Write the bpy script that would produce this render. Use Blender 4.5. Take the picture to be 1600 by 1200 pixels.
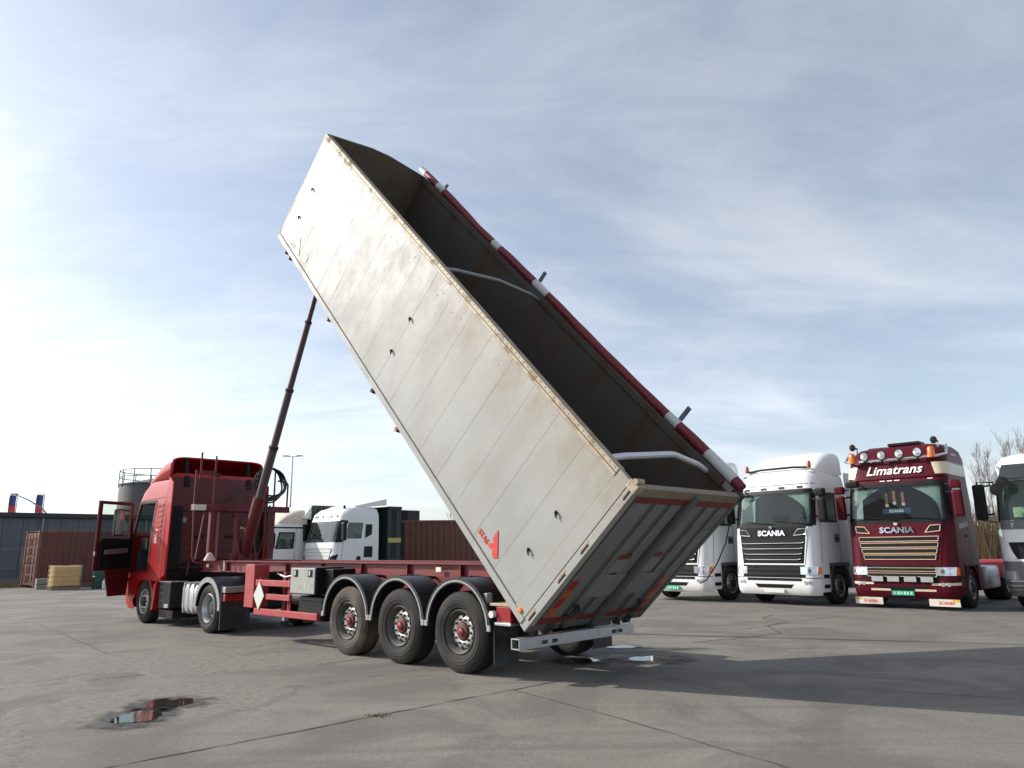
import bpy, bmesh, math, random
from mathutils import Vector, Matrix
random.seed(7)
R = math.radians
sc = bpy.context.scene
for o in list(bpy.data.objects): bpy.data.objects.remove(o)
COL = sc.collection

# ------------------------------------------------------------------ camera
CAM_H = 1.64
pitch, roll = 0.2219, -0.0144
fw = Vector((0, math.cos(pitch), math.sin(pitch)))
up0 = Vector((0, -math.sin(pitch), math.cos(pitch)))
rt0 = Vector((1, 0, 0))
rt = rt0*math.cos(roll) + up0*math.sin(roll)
up = up0*math.cos(roll) - rt0*math.sin(roll)
cd = bpy.data.cameras.new('camera')
cd.sensor_width = 36.0
cd.lens = 1136.0/1600*36
cd.clip_start = 0.1
cd.clip_end = 3000
cam = bpy.data.objects.new('camera', cd)
COL.objects.link(cam)
mw = Matrix((rt, up, -fw)).transposed().to_4x4()
mw.translation = Vector((0, 0, CAM_H))
cam.matrix_world = mw
sc.camera = cam

# ------------------------------------------------------------------ sky, sun, exposure
SUN_AZ, SUN_EL = R(-76.0), R(30.0)
world = bpy.data.worlds.new('World')
sc.world = world
world.use_nodes = True
wn, wl = world.node_tree.nodes, world.node_tree.links
wn.clear()
w_out = wn.new('ShaderNodeOutputWorld')
w_bg = wn.new('ShaderNodeBackground')
w_bg.inputs['Strength'].default_value = 0.15
sky = wn.new('ShaderNodeTexSky')
sky.sky_type = 'NISHITA'
sky.sun_disc = False
sky.sun_elevation = SUN_EL
sky.sun_rotation = SUN_AZ
sky.air_density = 1.0
sky.dust_density = 1.5
sky.ozone_density = 1.6
# thin streaky cirrus: noise laid out on a high flat layer seen by direction
tc = wn.new('ShaderNodeTexCoord')
sep = wn.new('ShaderNodeSeparateXYZ')
wl.new(tc.outputs['Generated'], sep.inputs[0])
def wmath(op, a, b=None, c=None):
    n = wn.new('ShaderNodeMath'); n.operation = op
    for i, v in enumerate((a, b, c)):
        if v is None: continue
        if isinstance(v, (int, float)): n.inputs[i].default_value = v
        else: wl.new(v, n.inputs[i])
    return n.outputs[0]
zc = wmath('ADD', wmath('MAXIMUM', sep.outputs['Z'], 0.0), 0.22)
px_ = wmath('DIVIDE', sep.outputs['X'], zc)
py_ = wmath('DIVIDE', sep.outputs['Y'], zc)
cmb = wn.new('ShaderNodeCombineXYZ')
wl.new(px_, cmb.inputs[0]); wl.new(py_, cmb.inputs[1])
def wnoise(scale, rot, stretch, detail, dist, rough=0.55):
    m = wn.new('ShaderNodeMapping')
    m.inputs['Rotation'].default_value = (0, 0, R(rot))
    m.inputs['Scale'].default_value = stretch
    wl.new(cmb.outputs[0], m.inputs[0])
    n = wn.new('ShaderNodeTexNoise')
    n.inputs['Scale'].default_value = scale
    n.inputs['Detail'].default_value = detail
    n.inputs['Roughness'].default_value = rough
    n.inputs['Distortion'].default_value = dist
    wl.new(m.outputs[0], n.inputs['Vector'])
    return n.outputs['Fac']
n1 = wnoise(1.0, 24, (0.75, 1.35, 1), 9, 0.9, 0.6)
n2 = wnoise(0.55, -10, (0.8, 1.3, 1), 4, 0.3)
n3 = wnoise(3.0, 30, (0.55, 1.5, 1), 10, 1.6, 0.66)
cl = wmath('ADD', wmath('MULTIPLY', n1, 0.5), wmath('ADD', wmath('MULTIPLY', n2, 0.42), wmath('MULTIPLY', n3, 0.16)))
mr = wn.new('ShaderNodeMapRange')
mr.interpolation_type = 'SMOOTHSTEP'
mr.inputs['From Min'].default_value = 0.44
mr.inputs['From Max'].default_value = 0.70
mr.inputs['To Min'].default_value = 0.34
mr.inputs['To Max'].default_value = 0.92
wl.new(cl, mr.inputs['Value'])
# cloud colour follows the sky's own brightness (brighter towards the sun)
bw = wn.new('ShaderNodeRGBToBW')
wl.new(sky.outputs[0], bw.inputs[0])
cv = wmath('ADD', wmath('MULTIPLY', bw.outputs[0], 1.12), 2.6)
cc = wn.new('ShaderNodeCombineColor')
wl.new(wmath('MULTIPLY', cv, 0.92), cc.inputs[0]); wl.new(wmath('MULTIPLY', cv, 0.985), cc.inputs[1]); wl.new(wmath('MULTIPLY', cv, 1.09), cc.inputs[2])
mixc = wn.new('ShaderNodeMix'); mixc.data_type = 'RGBA'
wl.new(mr.outputs[0], mixc.inputs['Factor'])
wl.new(sky.outputs[0], mixc.inputs['A']); wl.new(cc.outputs[0], mixc.inputs['B'])
wl.new(mixc.outputs['Result'], w_bg.inputs['Color'])
wl.new(w_bg.outputs[0], w_out.inputs['Surface'])

sd = bpy.data.lights.new('sun', 'SUN')
sd.energy = 5.0
sd.angle = R(0.6)
sd.color = (1.0, 0.95, 0.87)
sun = bpy.data.objects.new('sun', sd)
COL.objects.link(sun)
sdir = Vector((math.sin(SUN_AZ)*math.cos(SUN_EL), math.cos(SUN_AZ)*math.cos(SUN_EL), math.sin(SUN_EL)))
sun.rotation_euler = sdir.to_track_quat('Z', 'Y').to_euler()
sun.location = sdir*60

sc.render.engine = 'CYCLES'
sc.view_settings.view_transform = 'Standard'
sc.view_settings.look = 'None'
sc.view_settings.exposure = 0.10
sc.view_settings.gamma = 1.0
sc.cycles.max_bounces = 7
sc.cycles.transparent_max_bounces = 12

# ------------------------------------------------------------------ materials
MATS = {}
def mat(name, col, rough=0.5, metal=0.0, var=0.12, scale=6.0, dirt=None, dirt_amt=0.0, dirt_scale=2.0, bump=0.0, bump_scale=40.0, coat=0.0, spec=0.5, streak=None, emit=None):
    if name in MATS: return MATS[name]
    m = bpy.data.materials.new(name); m.use_nodes = True
    nt = m.node_tree; N, L = nt.nodes, nt.links
    b = N['Principled BSDF']
    b.inputs['Roughness'].default_value = rough
    b.inputs['Metallic'].default_value = metal
    b.inputs['Specular IOR Level'].default_value = spec
    if coat: b.inputs['Coat Weight'].default_value = coat; b.inputs['Coat Roughness'].default_value = 0.06
    t = N.new('ShaderNodeTexCoord')
    def noise(s, d=5, vec=None, rough_=0.6):
        n = N.new('ShaderNodeTexNoise'); n.inputs['Scale'].default_value = s; n.inputs['Detail'].default_value = d
        n.inputs['Roughness'].default_value = rough_
        L.new(vec or t.outputs['Object'], n.inputs['Vector']); return n.outputs['Fac']
    c4 = (*col, 1)
    if var > 0:
        r = N.new('ShaderNodeMix'); r.data_type = 'RGBA'
        r.inputs['A'].default_value = (*[max(0, c*(1-var)) for c in col], 1)
        r.inputs['B'].default_value = (*[min(1, c*(1+var)) for c in col], 1)
        L.new(noise(scale), r.inputs['Factor']); out = r.outputs['Result']
    else:
        rgb = N.new('ShaderNodeRGB'); rgb.outputs[0].default_value = c4; out = rgb.outputs[0]
    if dirt is not None:
        v = None
        if streak:
            mp = N.new('ShaderNodeMapping'); mp.inputs['Scale'].default_value = streak
            L.new(t.outputs['Object'], mp.inputs[0]); v = mp.outputs[0]
        f = noise(dirt_scale, 8, v, 0.68)
        mr = N.new('ShaderNodeMapRange'); mr.interpolation_type = 'SMOOTHSTEP'
        mr.inputs['From Min'].default_value = 0.62-dirt_amt*0.3; mr.inputs['From Max'].default_value = 0.80-dirt_amt*0.15
        mr.inputs['To Max'].default_value = min(1.0, 0.35+dirt_amt)
        L.new(f, mr.inputs['Value'])
        x = N.new('ShaderNodeMix'); x.data_type = 'RGBA'
        L.new(mr.outputs[0], x.inputs['Factor']); L.new(out, x.inputs['A']); x.inputs['B'].default_value = (*dirt, 1)
        out = x.outputs['Result']
        rr = N.new('ShaderNodeMapRange'); rr.inputs['To Min'].default_value = rough; rr.inputs['To Max'].default_value = min(1, rough+0.35)
        L.new(mr.outputs[0], rr.inputs['Value']); L.new(rr.outputs[0], b.inputs['Roughness'])
    L.new(out, b.inputs['Base Color'])
    if bump > 0:
        bp = N.new('ShaderNodeBump'); bp.inputs['Strength'].default_value = bump; bp.inputs['Distance'].default_value = 0.02
        L.new(noise(bump_scale, 6), bp.inputs['Height']); L.new(bp.outputs[0], b.inputs['Normal'])
    if emit:
        b.inputs['Emission Color'].default_value = (*emit[0], 1); b.inputs['Emission Strength'].default_value = emit[1]
    MATS[name] = m
    return m

def glass(name, tint=(0.80, 0.87, 0.84), dens=0.55):
    if name in MATS: return MATS[name]
    m = bpy.data.materials.new(name); m.use_nodes = True
    N, L = m.node_tree.nodes, m.node_tree.links
    N.remove(N['Principled BSDF'])
    out = N['Material Output']
    tr = N.new('ShaderNodeBsdfTransparent'); tr.inputs[0].default_value = (*tint, 1)
    gl = N.new('ShaderNodeBsdfGlossy'); gl.inputs['Roughness'].default_value = 0.02; gl.inputs['Color'].default_value = (0.95, 0.97, 1, 1)
    df = N.new('ShaderNodeBsdfDiffuse'); df.inputs[0].default_value = (0.16, 0.17, 0.165, 1)   # film of dust
    m1 = N.new('ShaderNodeMixShader'); m1.inputs[0].default_value = 0.035
    L.new(tr.outputs[0], m1.inputs[1]); L.new(df.outputs[0], m1.inputs[2])
    fr0 = N.new('ShaderNodeFresnel'); fr0.inputs['IOR'].default_value = 1.45
    ge = N.new('ShaderNodeNewGeometry'); iv = N.new('ShaderNodeMath'); iv.operation = 'SUBTRACT'; iv.inputs[0].default_value = 1.0
    L.new(ge.outputs['Backfacing'], iv.inputs[1]); fr = N.new('ShaderNodeMath'); fr.operation = 'MULTIPLY'
    L.new(fr0.outputs[0], fr.inputs[0]); L.new(iv.outputs[0], fr.inputs[1])
    m2 = N.new('ShaderNodeMixShader')
    L.new(fr.outputs[0], m2.inputs[0]); L.new(m1.outputs[0], m2.inputs[1]); L.new(gl.outputs[0], m2.inputs[2])
    L.new(m2.outputs[0], out.inputs['Surface'])
    MATS[name] = m
    return m

DUST = (0.30, 0.26, 0.20)
BLACK = mat('black_plastic', (0.012, 0.012, 0.013), 0.45, var=0.3, dirt=(0.05, 0.047, 0.042), dirt_amt=0.2, dirt_scale=3, spec=0.18)
RUBBER = mat('tyre_rubber', (0.030, 0.029, 0.028), 0.8, var=0.25, scale=3, spec=0.25, dirt=(0.070, 0.061, 0.052), dirt_amt=0.6, dirt_scale=1.6, bump=0.25, bump_scale=60)
DARK = mat('dark_steel', (0.035, 0.034, 0.034), 0.6, 0.3, var=0.3, dirt=(0.12, 0.10, 0.08), dirt_amt=0.4)
CHROME = mat('chrome', (0.75, 0.75, 0.76), 0.14, 1.0, var=0.03)
STEEL = mat('galvanised_steel', (0.50, 0.51, 0.52), 0.38, 0.85, var=0.15, scale=14, dirt=(0.16, 0.15, 0.14), dirt_amt=0.35, dirt_scale=5)
RIM = mat('rim_alloy', (0.55, 0.53, 0.50), 0.42, 0.7, var=0.15, dirt=(0.14, 0.11, 0.085), dirt_amt=0.45, dirt_scale=7)
RIMDARK = mat('rim_dark', (0.085, 0.083, 0.08), 0.6, 0.4, var=0.2, dirt=(0.16, 0.13, 0.10), dirt_amt=0.4)
HUBRED = mat('hub_red', (0.12, 0.022, 0.02), 0.55, var=0.3, dirt=(0.05, 0.035, 0.03), dirt_amt=0.5, dirt_scale=9)
GLASS = glass('window_glass')
LENS = mat('lamp_glass', (0.62, 0.64, 0.66), 0.08, 0.55, var=0.25, scale=30, coat=0.6)
ORANGE = mat('amber_lens', (0.85, 0.18, 0.015), 0.2, var=0.1, coat=0.5)
REDLENS = mat('red_lens', (0.30, 0.012, 0.015), 0.2, var=0.15, coat=0.5)
TRIM = mat('cab_interior', (0.045, 0.043, 0.042), 0.8, var=0.2)
CLOTH = mat('curtain_cloth', (0.34, 0.38, 0.37), 0.9, var=0.15)

# ------------------------------------------------------------------ mesh helpers
class MB:
    def __init__(s): s.v, s.f = [], []
    def add(s, vs, fs):
        n = len(s.v); s.v += [tuple(p) for p in vs]; s.f += [tuple(i+n for i in f) for f in fs]; return s
    def box(s, x0, x1, y0, y1, z0, z1):
        vs = [(x, y, z) for z in (z0, z1) for y in (y0, y1) for x in (x0, x1)]
        return s.add(vs, [(0, 2, 3, 1), (4, 5, 7, 6), (0, 1, 5, 4), (2, 6, 7, 3), (0, 4, 6, 2), (1, 3, 7, 5)])
    def tube(s, pts, r, n=8, cap=True):
        pts = [Vector(p) for p in pts]; rs = r if isinstance(r, (list, tuple)) else [r]*len(pts)
        base = len(s.v); prev = None
        for i, p in enumerate(pts):
            a = pts[max(i-1, 0)]; b = pts[min(i+1, len(pts)-1)]
            t = (b-a).normalized()
            if prev is None:
                q = Vector((0, 0, 1)) if abs(t.z) < 0.9 else Vector((1, 0, 0))
                e1 = t.cross(q).normalized()
            else:
                e1 = (prev - t*prev.dot(t)).normalized()
            prev = e1; e2 = t.cross(e1)
            for k in range(n):
                an = 2*math.pi*k/n
                s.v.append(tuple(p + (e1*math.cos(an)+e2*math.sin(an))*rs[i]))
        m = len(pts)
        for i in range(m-1):
            for k in range(n):
                a = base+i*n+k; b = base+i*n+(k+1) % n
                s.f.append((a, b, b+n, a+n))
        if cap:
            s.f.append(tuple(base+k for k in range(n))[::-1]); s.f.append(tuple(base+(m-1)*n+k for k in range(n)))
        return s
    def lathe(s, prof, n=32, axis='x', c=(0, 0, 0), closed=False):
        # prof: (offset along axis, radius)
        base = len(s.v)
        for (a, r) in prof:
            for k in range(n):
                an = 2*math.pi*k/n; p, q = r*math.cos(an), r*math.sin(an)
                if axis == 'x': s.v.append((c[0]+a, c[1]+p, c[2]+q))
                elif axis == 'y': s.v.append((c[0]+q, c[1]+a, c[2]+p))
                else: s.v.append((c[0]+p, c[1]+q, c[2]+a))
        m = len(prof)
        for i in range(m if closed else m-1):
            j = (i+1) % m
            for k in range(n):
                l = (k+1) % n
                s.f.append((base+i*n+k, base+i*n+l, base+j*n+l, base+j*n+k))
        if not closed:
            s.f.append(tuple(base+k for k in range(n))[::-1]); s.f.append(tuple(base+(m-1)*n+k for k in range(n)))
        return s
    def prism(s, poly, axis, a0, a1):
        # poly in the two other axes (kept in xyz order), extruded along axis
        def mk(p, a):
            if axis == 'x': return (a, p[0], p[1])
            if axis == 'y': return (p[0], a, p[1])
            return (p[0], p[1], a)
        n = len(poly)
        vs = [mk(p, a0) for p in poly]+[mk(p, a1) for p in poly]
        fs = [tuple(range(n))[::-1], tuple(range(n, 2*n))]+[(i, (i+1) % n, n+(i+1) % n, n+i) for i in range(n)]
        return s.add(vs, fs)
    def arc_band(s, x0, x1, cy, cz, r0, r1, a0, a1, n=14):
        # curved plate (mudguard) round an x axis, between radii r0, r1, angles in degrees (0 = +y, 90 = up)
        vs = []
        for i in range(n+1):
            a = R(a0+(a1-a0)*i/n); c, q = math.cos(a), math.sin(a)
            for x, r in ((x0, r0), (x1, r0), (x1, r1), (x0, r1)): vs.append((x, cy+c*r, cz+q*r))
        fs = []
        for i in range(n):
            for k in range(4):
                a, b = i*4+k, i*4+(k+1) % 4
                fs.append((a, b, b+4, a+4))
        fs += [(0, 1, 2, 3)[::-1], tuple(n*4+k for k in range(4))]
        return s.add(vs, fs)
    def grid(s, rows):
        m, n = len(rows), len(rows[0])
        return s.add([p for r in rows for p in r], [(i*n+j, i*n+j+1, (i+1)*n+j+1, (i+1)*n+j) for i in range(m-1) for j in range(n-1)])
    def mesh(s, name):
        me = bpy.data.meshes.new(name); me.from_pydata(s.v, [], s.f); me.update(); return me
    def build(s, name, material, parent=None, smooth=35, bevel=0, loc=None, rot=None, fix=True):
        me = s.mesh(name)
        if fix:
            bm = bmesh.new(); bm.from_mesh(me); bmesh.ops.recalc_face_normals(bm, faces=bm.faces)
            if bevel: 
                es = [e for e in bm.edges if len(e.link_faces) == 2 and e.calc_face_angle(0) > R(40)]
                try: bmesh.ops.bevel(bm, geom=es, offset=bevel, segments=2, profile=0.6, affect='EDGES', clamp_overlap=True)
                except Exception: pass
            bm.to_mesh(me); bm.free()
        if smooth:
            for p in me.polygons: p.use_smooth = True
            me.set_sharp_from_angle(angle=R(smooth))
        me.materials.append(material)
        return link(name, me, parent, loc, rot)

def link(name, me, parent=None, loc=None, rot=None):
    o = bpy.data.objects.new(name, me); COL.objects.link(o)
    if parent is not None: o.parent = parent
    if loc is not None: o.location = loc
    if rot is not None: o.rotation_euler = rot
    return o
def tag(o, label=None, cat=None, group=None, kind=None):
    if label: o['label'] = label
    if cat: o['category'] = cat
    if group: o['group'] = group
    if kind: o['kind'] = kind
    return o
def thing(name, label, cat, loc=(0, 0, 0), rz=0, group=None):
    return tag(link(name, None, None, loc, (0, 0, rz)), label, cat, group)
def text_mesh(name, s, size, material, parent, loc, rot, extrude=0.004, shear=0.0, bold=0.0, spacing=1.0, align='CENTER', sx=1.0):
    cu = bpy.data.curves.new(name, 'FONT'); cu.body = s; cu.size = size; cu.extrude = extrude
    cu.shear = shear; cu.offset = bold; cu.align_x = align; cu.align_y = 'CENTER'; cu.space_character = spacing; cu.resolution_u = 3
    t = bpy.data.objects.new(name, cu); COL.objects.link(t)
    dg = bpy.context.evaluated_depsgraph_get()
    me = bpy.data.meshes.new_from_object(t.evaluated_get(dg))
    bpy.data.objects.remove(t)
    if sx != 1.0:
        for v in me.vertices: v.co.x *= sx
    me.materials.clear(); me.materials.append(material)
    return link(name, me, parent, loc, rot)

TR_O = Vector((-0.782, 10.382, 0)); TR_YAW = 0.8062
TU = Vector((-math.sin(TR_YAW), math.cos(TR_YAW), 0)); TV = Vector((math.cos(TR_YAW), math.sin(TR_YAW), 0))

# ------------------------------------------------------------------ the yard
def ground_material():
    m = bpy.data.materials.new('yard_concrete'); m.use_nodes = True
    N, L = m.node_tree.nodes, m.node_tree.links
    b = N['Principled BSDF']; t = N.new('ShaderNodeTexCoord')
    def noise(s, d, rough=0.6, dist=0.0):
        n = N.new('ShaderNodeTexNoise'); n.inputs['Scale'].default_value = s; n.inputs['Detail'].default_value = d
        n.inputs['Roughness'].default_value = rough; n.inputs['Distortion'].default_value = dist
        L.new(t.outputs['Object'], n.inputs['Vector']); return n.outputs['Fac']
    def rng(v, a, b_, c, d):
        n = N.new('ShaderNodeMapRange'); n.interpolation_type = 'SMOOTHSTEP'
        for k, x in zip(('From Min', 'From Max', 'To Min', 'To Max'), (a, b_, c, d)): n.inputs[k].default_value = x
        L.new(v, n.inputs['Value']); return n.outputs[0]
    def mix(f, a, b_, mode='MIX'):
        n = N.new('ShaderNodeMix'); n.data_type = 'RGBA'; n.blend_type = mode
        if isinstance(f, float): n.inputs['Factor'].default_value = f
        else: L.new(f, n.inputs['Factor'])
        for k, x in (('A', a), ('B', b_)):
            if isinstance(x, tuple): n.inputs[k].default_value = (*x, 1)
            else: L.new(x, n.inputs[k])
        return n.outputs['Result']
    big = noise(0.10, 5, 0.6, 0.4); mid = noise(0.55, 7, 0.65, 0.8); fine = noise(9, 8, 0.75); grit = noise(24, 7, 0.85); speck = noise(150, 2, 0.5)
    c = mix(rng(big, 0.35, 0.65, 0, 1), (0.190, 0.172, 0.148), (0.245, 0.224, 0.194))
    c = mix(rng(mid, 0.40, 0.62, 0, 0.9), c, (0.138, 0.127, 0.113))          # worn grey patches
    c = mix(rng(fine, 0.52, 0.8, 0, 0.55), c, (0.30, 0.28, 0.245))            # pale scuffs
    c = mix(rng(grit, 0.46, 0.70, 0, 0.75), c, (0.105, 0.098, 0.088))            # exposed grit
    c = mix(rng(speck, 0.62, 0.72, 0, 0.5), c, (0.40, 0.38, 0.34))
    st = noise(1.7, 6, 0.7, 1.5)
    c = mix(rng(st, 0.62, 0.74, 0, 0.6), c, (0.075, 0.07, 0.066))            # oil and tyre stains
    mp = N.new('ShaderNodeMapping'); mp.inputs['Rotation'].default_value = (0, 0, R(-38)); mp.inputs['Scale'].default_value = (0.10, 2.2, 1)
    L.new(t.outputs['Object'], mp.inputs[0]); sn = N.new('ShaderNodeTexNoise'); sn.inputs['Scale'].default_value = 1.0; sn.inputs['Detail'].default_value = 6; sn.inputs['Distortion'].default_value = 0.5; L.new(mp.outputs[0], sn.inputs['Vector'])
    c = mix(rng(sn.outputs['Fac'], 0.54, 0.72, 0, 0.45), c, (0.115, 0.106, 0.095))   # tyre scuffs
    L.new(c, b.inputs['Base Color'])
    L.new(rng(mid, 0.3, 0.8, 0.72, 0.9), b.inputs['Roughness'])
    b.inputs['Specular IOR Level'].default_value = 0.3
    bp = N.new('ShaderNodeBump'); bp.inputs['Strength'].default_value = 0.8; bp.inputs['Distance'].default_value = 0.016
    ad = N.new('ShaderNodeMath'); ad.operation = 'ADD'; L.new(grit, ad.inputs[0])
    m2 = N.new('ShaderNodeMath'); m2.operation = 'MULTIPLY'; m2.inputs[1].default_value = 2.5; L.new(mid, m2.inputs[0])
    L.new(m2.outputs[0], ad.inputs[1]); L.new(ad.outputs[0], bp.inputs['Height']); L.new(bp.outputs[0], b.inputs['Normal'])
    return m
g = MB(); S = 900
g.add([(-S, -60, 0), (S, -60, 0), (S, S*1.6, 0), (-S, S*1.6, 0)], [(0, 1, 2, 3)])
tag(g.build('ground', ground_material(), smooth=0), kind='structure')
# ------------------------------------------------------------------ wheels
def wheel_meshes(key, rad, width, rimr, style):
    """meshes for a wheel whose outer face looks to -x, outer plane x=0"""
    w = width
    ty = MB()
    sh = rad*0.93
    prof = [(0.045, rimr), (0.012, rimr+0.025), (0.0, rimr+0.07), (-0.006, rimr+0.085), (-0.0075, rimr+0.09), (-0.004, rimr+0.095), (-0.004, (rimr+rad)*0.5), (-0.006, (rimr+rad)*0.5+0.01), (-0.003, (rimr+rad)*0.5+0.014), (0.004, sh-0.05), (0.001, sh-0.045), (0.006, sh-0.035), (0.018, sh), (0.035, rad-0.012), (0.05, rad)]
    xs = [0.05]
    n = 5
    for i in range(1, n):                    # circumferential tread grooves
        x = 0.05+(w-0.10)*i/n
        prof += [(x-0.008, rad), (x-0.006, rad-0.016), (x+0.006, rad-0.016), (x+0.008, rad)]
    prof += [(w-0.05, rad), (w-0.018, sh), (w, (rimr+rad)*0.5), (w-0.03, rimr)]
    ty.lathe(prof, 44, 'x', closed=True)
    tyre = ty
    rm = MB()
    if style == 'trailer':      # deep outer dish, bright disc with hand holes
        rm.lathe([(0.04, rimr+0.004), (0.02, rimr-0.012), (0.035, rimr-0.03), (0.10, rimr-0.055), (0.125, rimr-0.075), (0.125, 0.05), (0.16, 0.05), (0.16, rimr-0.01)], 40, 'x', closed=True)
    elif style == 'drive':      # dished steel rim, hub deep inside
        rm.lathe([(0.03, rimr+0.004), (0.008, rimr-0.012), (0.03, rimr-0.03), (0.17, rimr-0.06), (0.20, rimr-0.10), (0.205, 0.05), (0.24, 0.05), (0.24, rimr-0.01)], 40, 'x', closed=True)
    else:                       # steer: disc stands out
        rm.lathe([(0.035, rimr+0.004), (0.015, rimr-0.012), (0.03, rimr-0.03), (0.09, rimr-0.05), (0.05, rimr-0.09), (0.02, 0.17), (0.02, 0.05), (0.16, 0.05), (0.16, rimr-0.01)], 40, 'x', closed=True)
    return tyre, rm
def make_wheel(parent, x, y, z, rad, width, style, side, rim_mat, hub_mat, cache={}):
    key = (rad, width, style, rim_mat.name, hub_mat.name)
    rimr = 0.295 if rad > 0.48 else 0.27
    if key not in cache:
        ty, rm = wheel_meshes(key, rad, width, rimr, style)
        o1 = ty.build('tyre', RUBBER, None, 30); o2 = rm.build('rim', rim_mat, None, 30)
        dx = {'trailer': 0.125, 'drive': 0.205, 'steer': 0.035}[style]
        hub = MB()
        hr = 0.115
        hub.lathe([(dx+0.02, hr), (dx-0.045, hr), (dx-0.06, hr-0.015), (dx-0.065, 0.06), (dx-0.085, 0.052), (dx-0.09, 0.0)] if style != 'drive' else
                  [(dx+0.02, 0.14), (dx-0.10, 0.135), (dx-0.13, 0.11), (dx-0.135, 0.0)], 24, 'x')
        o3 = hub.build('hub', hub_mat, None, 30)
        nuts = MB()
        for k in range(10):
            a = 2*math.pi*k/10
            dn = 0.092 if style == 'trailer' else dx
            nuts.lathe([(dn, 0.017), (dn-0.03, 0.017), (dn-0.035, 0.01), (dn-0.035, 0.0)], 6, 'x', (0, math.cos(a)*0.160, math.sin(a)*0.160))
        o4 = tag(nuts.build('wheel_nuts', DARK, None, 30), kind='stuff')
        hol = MB()
        nh = 10
        for k in range(nh):
            a = 2*math.pi*(k+0.5)/nh; rr = rimr-0.085
            hx = {'trailer': 0.088, 'steer': 0.036}.get(style, dx-0.004)
            if style == 'trailer': rr = 0.208
            hol.lathe([(hx+0.02, 0.024), (hx, 0.024), (hx, 0.0)], 10, 'x', (0, math.cos(a)*rr, math.sin(a)*rr))
        o5 = hol.build('hand_holes', BLACK, None, 30)
        cache[key] = [o.data for o in (o1, o2, o3, o4, o5)]
        for o in (o1, o2, o3, o4, o5): bpy.data.objects.remove(o)
    ms = cache[key]
    w = link('wheel', ms[0], parent, (x, y, z), (random.uniform(0, 6), 0, 0) if side < 0 else (random.uniform(0, 6), 0, math.pi))
    for nm, me in zip(('rim', 'hub', 'wheel_nuts', 'hand_holes'), ms[1:]):
        q = link(nm, me, w)
        if nm in ('wheel_nuts', 'hand_holes'): q['kind'] = 'stuff'
    if style == 'trailer':
        if 'disc' not in cache:
            d_ = MB().lathe([(0.126, 0.12), (0.095, 0.125), (0.088, 0.15), (0.090, 0.20), (0.102, 0.222), (0.126, 0.222)], 36, 'x').build('disc', RIM, None, 30)
            e_ = MB().lathe([(0.06, 0.0), (0.06, 0.052), (0.046, 0.05), (0.034, 0.03), (0.032, 0.0)], 18, 'x').build('cap', mat('cap_red', (0.33, 0.012, 0.016), 0.3, var=0.1, coat=0.3), None, 30)
            cache['disc'] = (d_.data, e_.data)
            for o in (d_, e_): bpy.data.objects.remove(o)
        link('wheel_disc', cache['disc'][0], w); link('hub_cap', cache['disc'][1], w)
    return w

# ------------------------------------------------------------------ tipping semi-trailer
CHRED = mat('chassis_red', (0.18, 0.015, 0.018), 0.5, var=0.16, scale=3, dirt=(0.11, 0.055, 0.047), dirt_amt=0.4, dirt_scale=2.5)
PINKRED = mat('guard_red', (0.37, 0.04, 0.045), 0.5, var=0.15, scale=4, dirt=(0.42, 0.16, 0.14), dirt_amt=0.4, dirt_scale=6)
GREYBOX = mat('toolbox_grey', (0.33, 0.33, 0.31), 0.5, var=0.1, dirt=(0.16, 0.15, 0.13), dirt_amt=0.3)
GUARD = mat('mudguard_black', (0.022, 0.022, 0.024), 0.38, var=0.3, dirt=(0.15, 0.14, 0.125), dirt_amt=0.3, dirt_scale=2.2)
GREYEDGE = mat('mudguard_edge', (0.32, 0.32, 0.33), 0.5, var=0.2, dirt=(0.1, 0.1, 0.09), dirt_amt=0.3)
trl = thing('tipper_trailer', 'red three-axle tipping semi-trailer with long off-white body raised high', 'trailer', TR_O, TR_YAW)
W = 2.55
for x in (0.74, 1.81):
    b = MB()
    side = [(-1.15, 0.98), (3.9, 0.92), (6.6, 0.96), (7.6, 1.22), (9.85, 1.22), (9.85, 1.44), (-1.15, 1.40)]
    b.prism(side, 'x', x-0.006, x+0.006)
    n = len(side)
    for i in (0, 1, 2, 3):                                    # bottom flange follows the web
        (y0, z0), (y1, z1) = side[i], side[i+1]
        b.add([(x+sx, y, z+dz) for y, z in ((y0, z0), (y1, z1)) for sx in (-0.075, 0.075) for dz in (-0.012, 0.008)],
              [(0, 1, 3, 2), (4, 6, 7, 5), (0, 2, 6, 4), (1, 5, 7, 3), (0, 4, 5, 1), (2, 3, 7, 6)])
    b.add([(x+sx, y, z+dz) for y, z in ((-1.15, 1.40), (9.85, 1.44)) for sx in (-0.08, 0.08) for dz in (0.0, 0.022)],
          [(0, 1, 3, 2), (4, 6, 7, 5), (0, 2, 6, 4), (1, 5, 7, 3), (0, 4, 5, 1), (2, 3, 7, 6)])
    for y in (-0.5, 0.7, 2.0, 3.3, 4.6, 5.9, 7.2, 8.5):        # web stiffeners
        b.box(x-0.07, x+0.07, y-0.005, y+0.005, 1.23, 1.40)
    b.build('chassis_beam', CHRED, trl, 0)
for y in (-1.0, 0.65, 2.0, 3.6, 5.4, 7.4, 8.9, 9.78):
    MB().box(0.75, 1.80, y-0.05, y+0.05, 1.24 if y > 7 else 1.05, 1.38).build('cross_member', CHRED, trl, 0, 0.006)
for y, zz in ((1.2, 1.33), (9.45, 1.34)):
    MB().box(0.662, 0.667, y-0.06, y+0.06, zz-0.035, zz+0.035).build('reflector', mat('pale_reflector', (0.75, 0.7, 0.55), 0.3, var=0.1), trl)
MB().box(0.655, 0.667, 8.55, 8.63, 1.235, 1.43).build('side_strap', STEEL, trl)
SP = 1.3476
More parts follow.
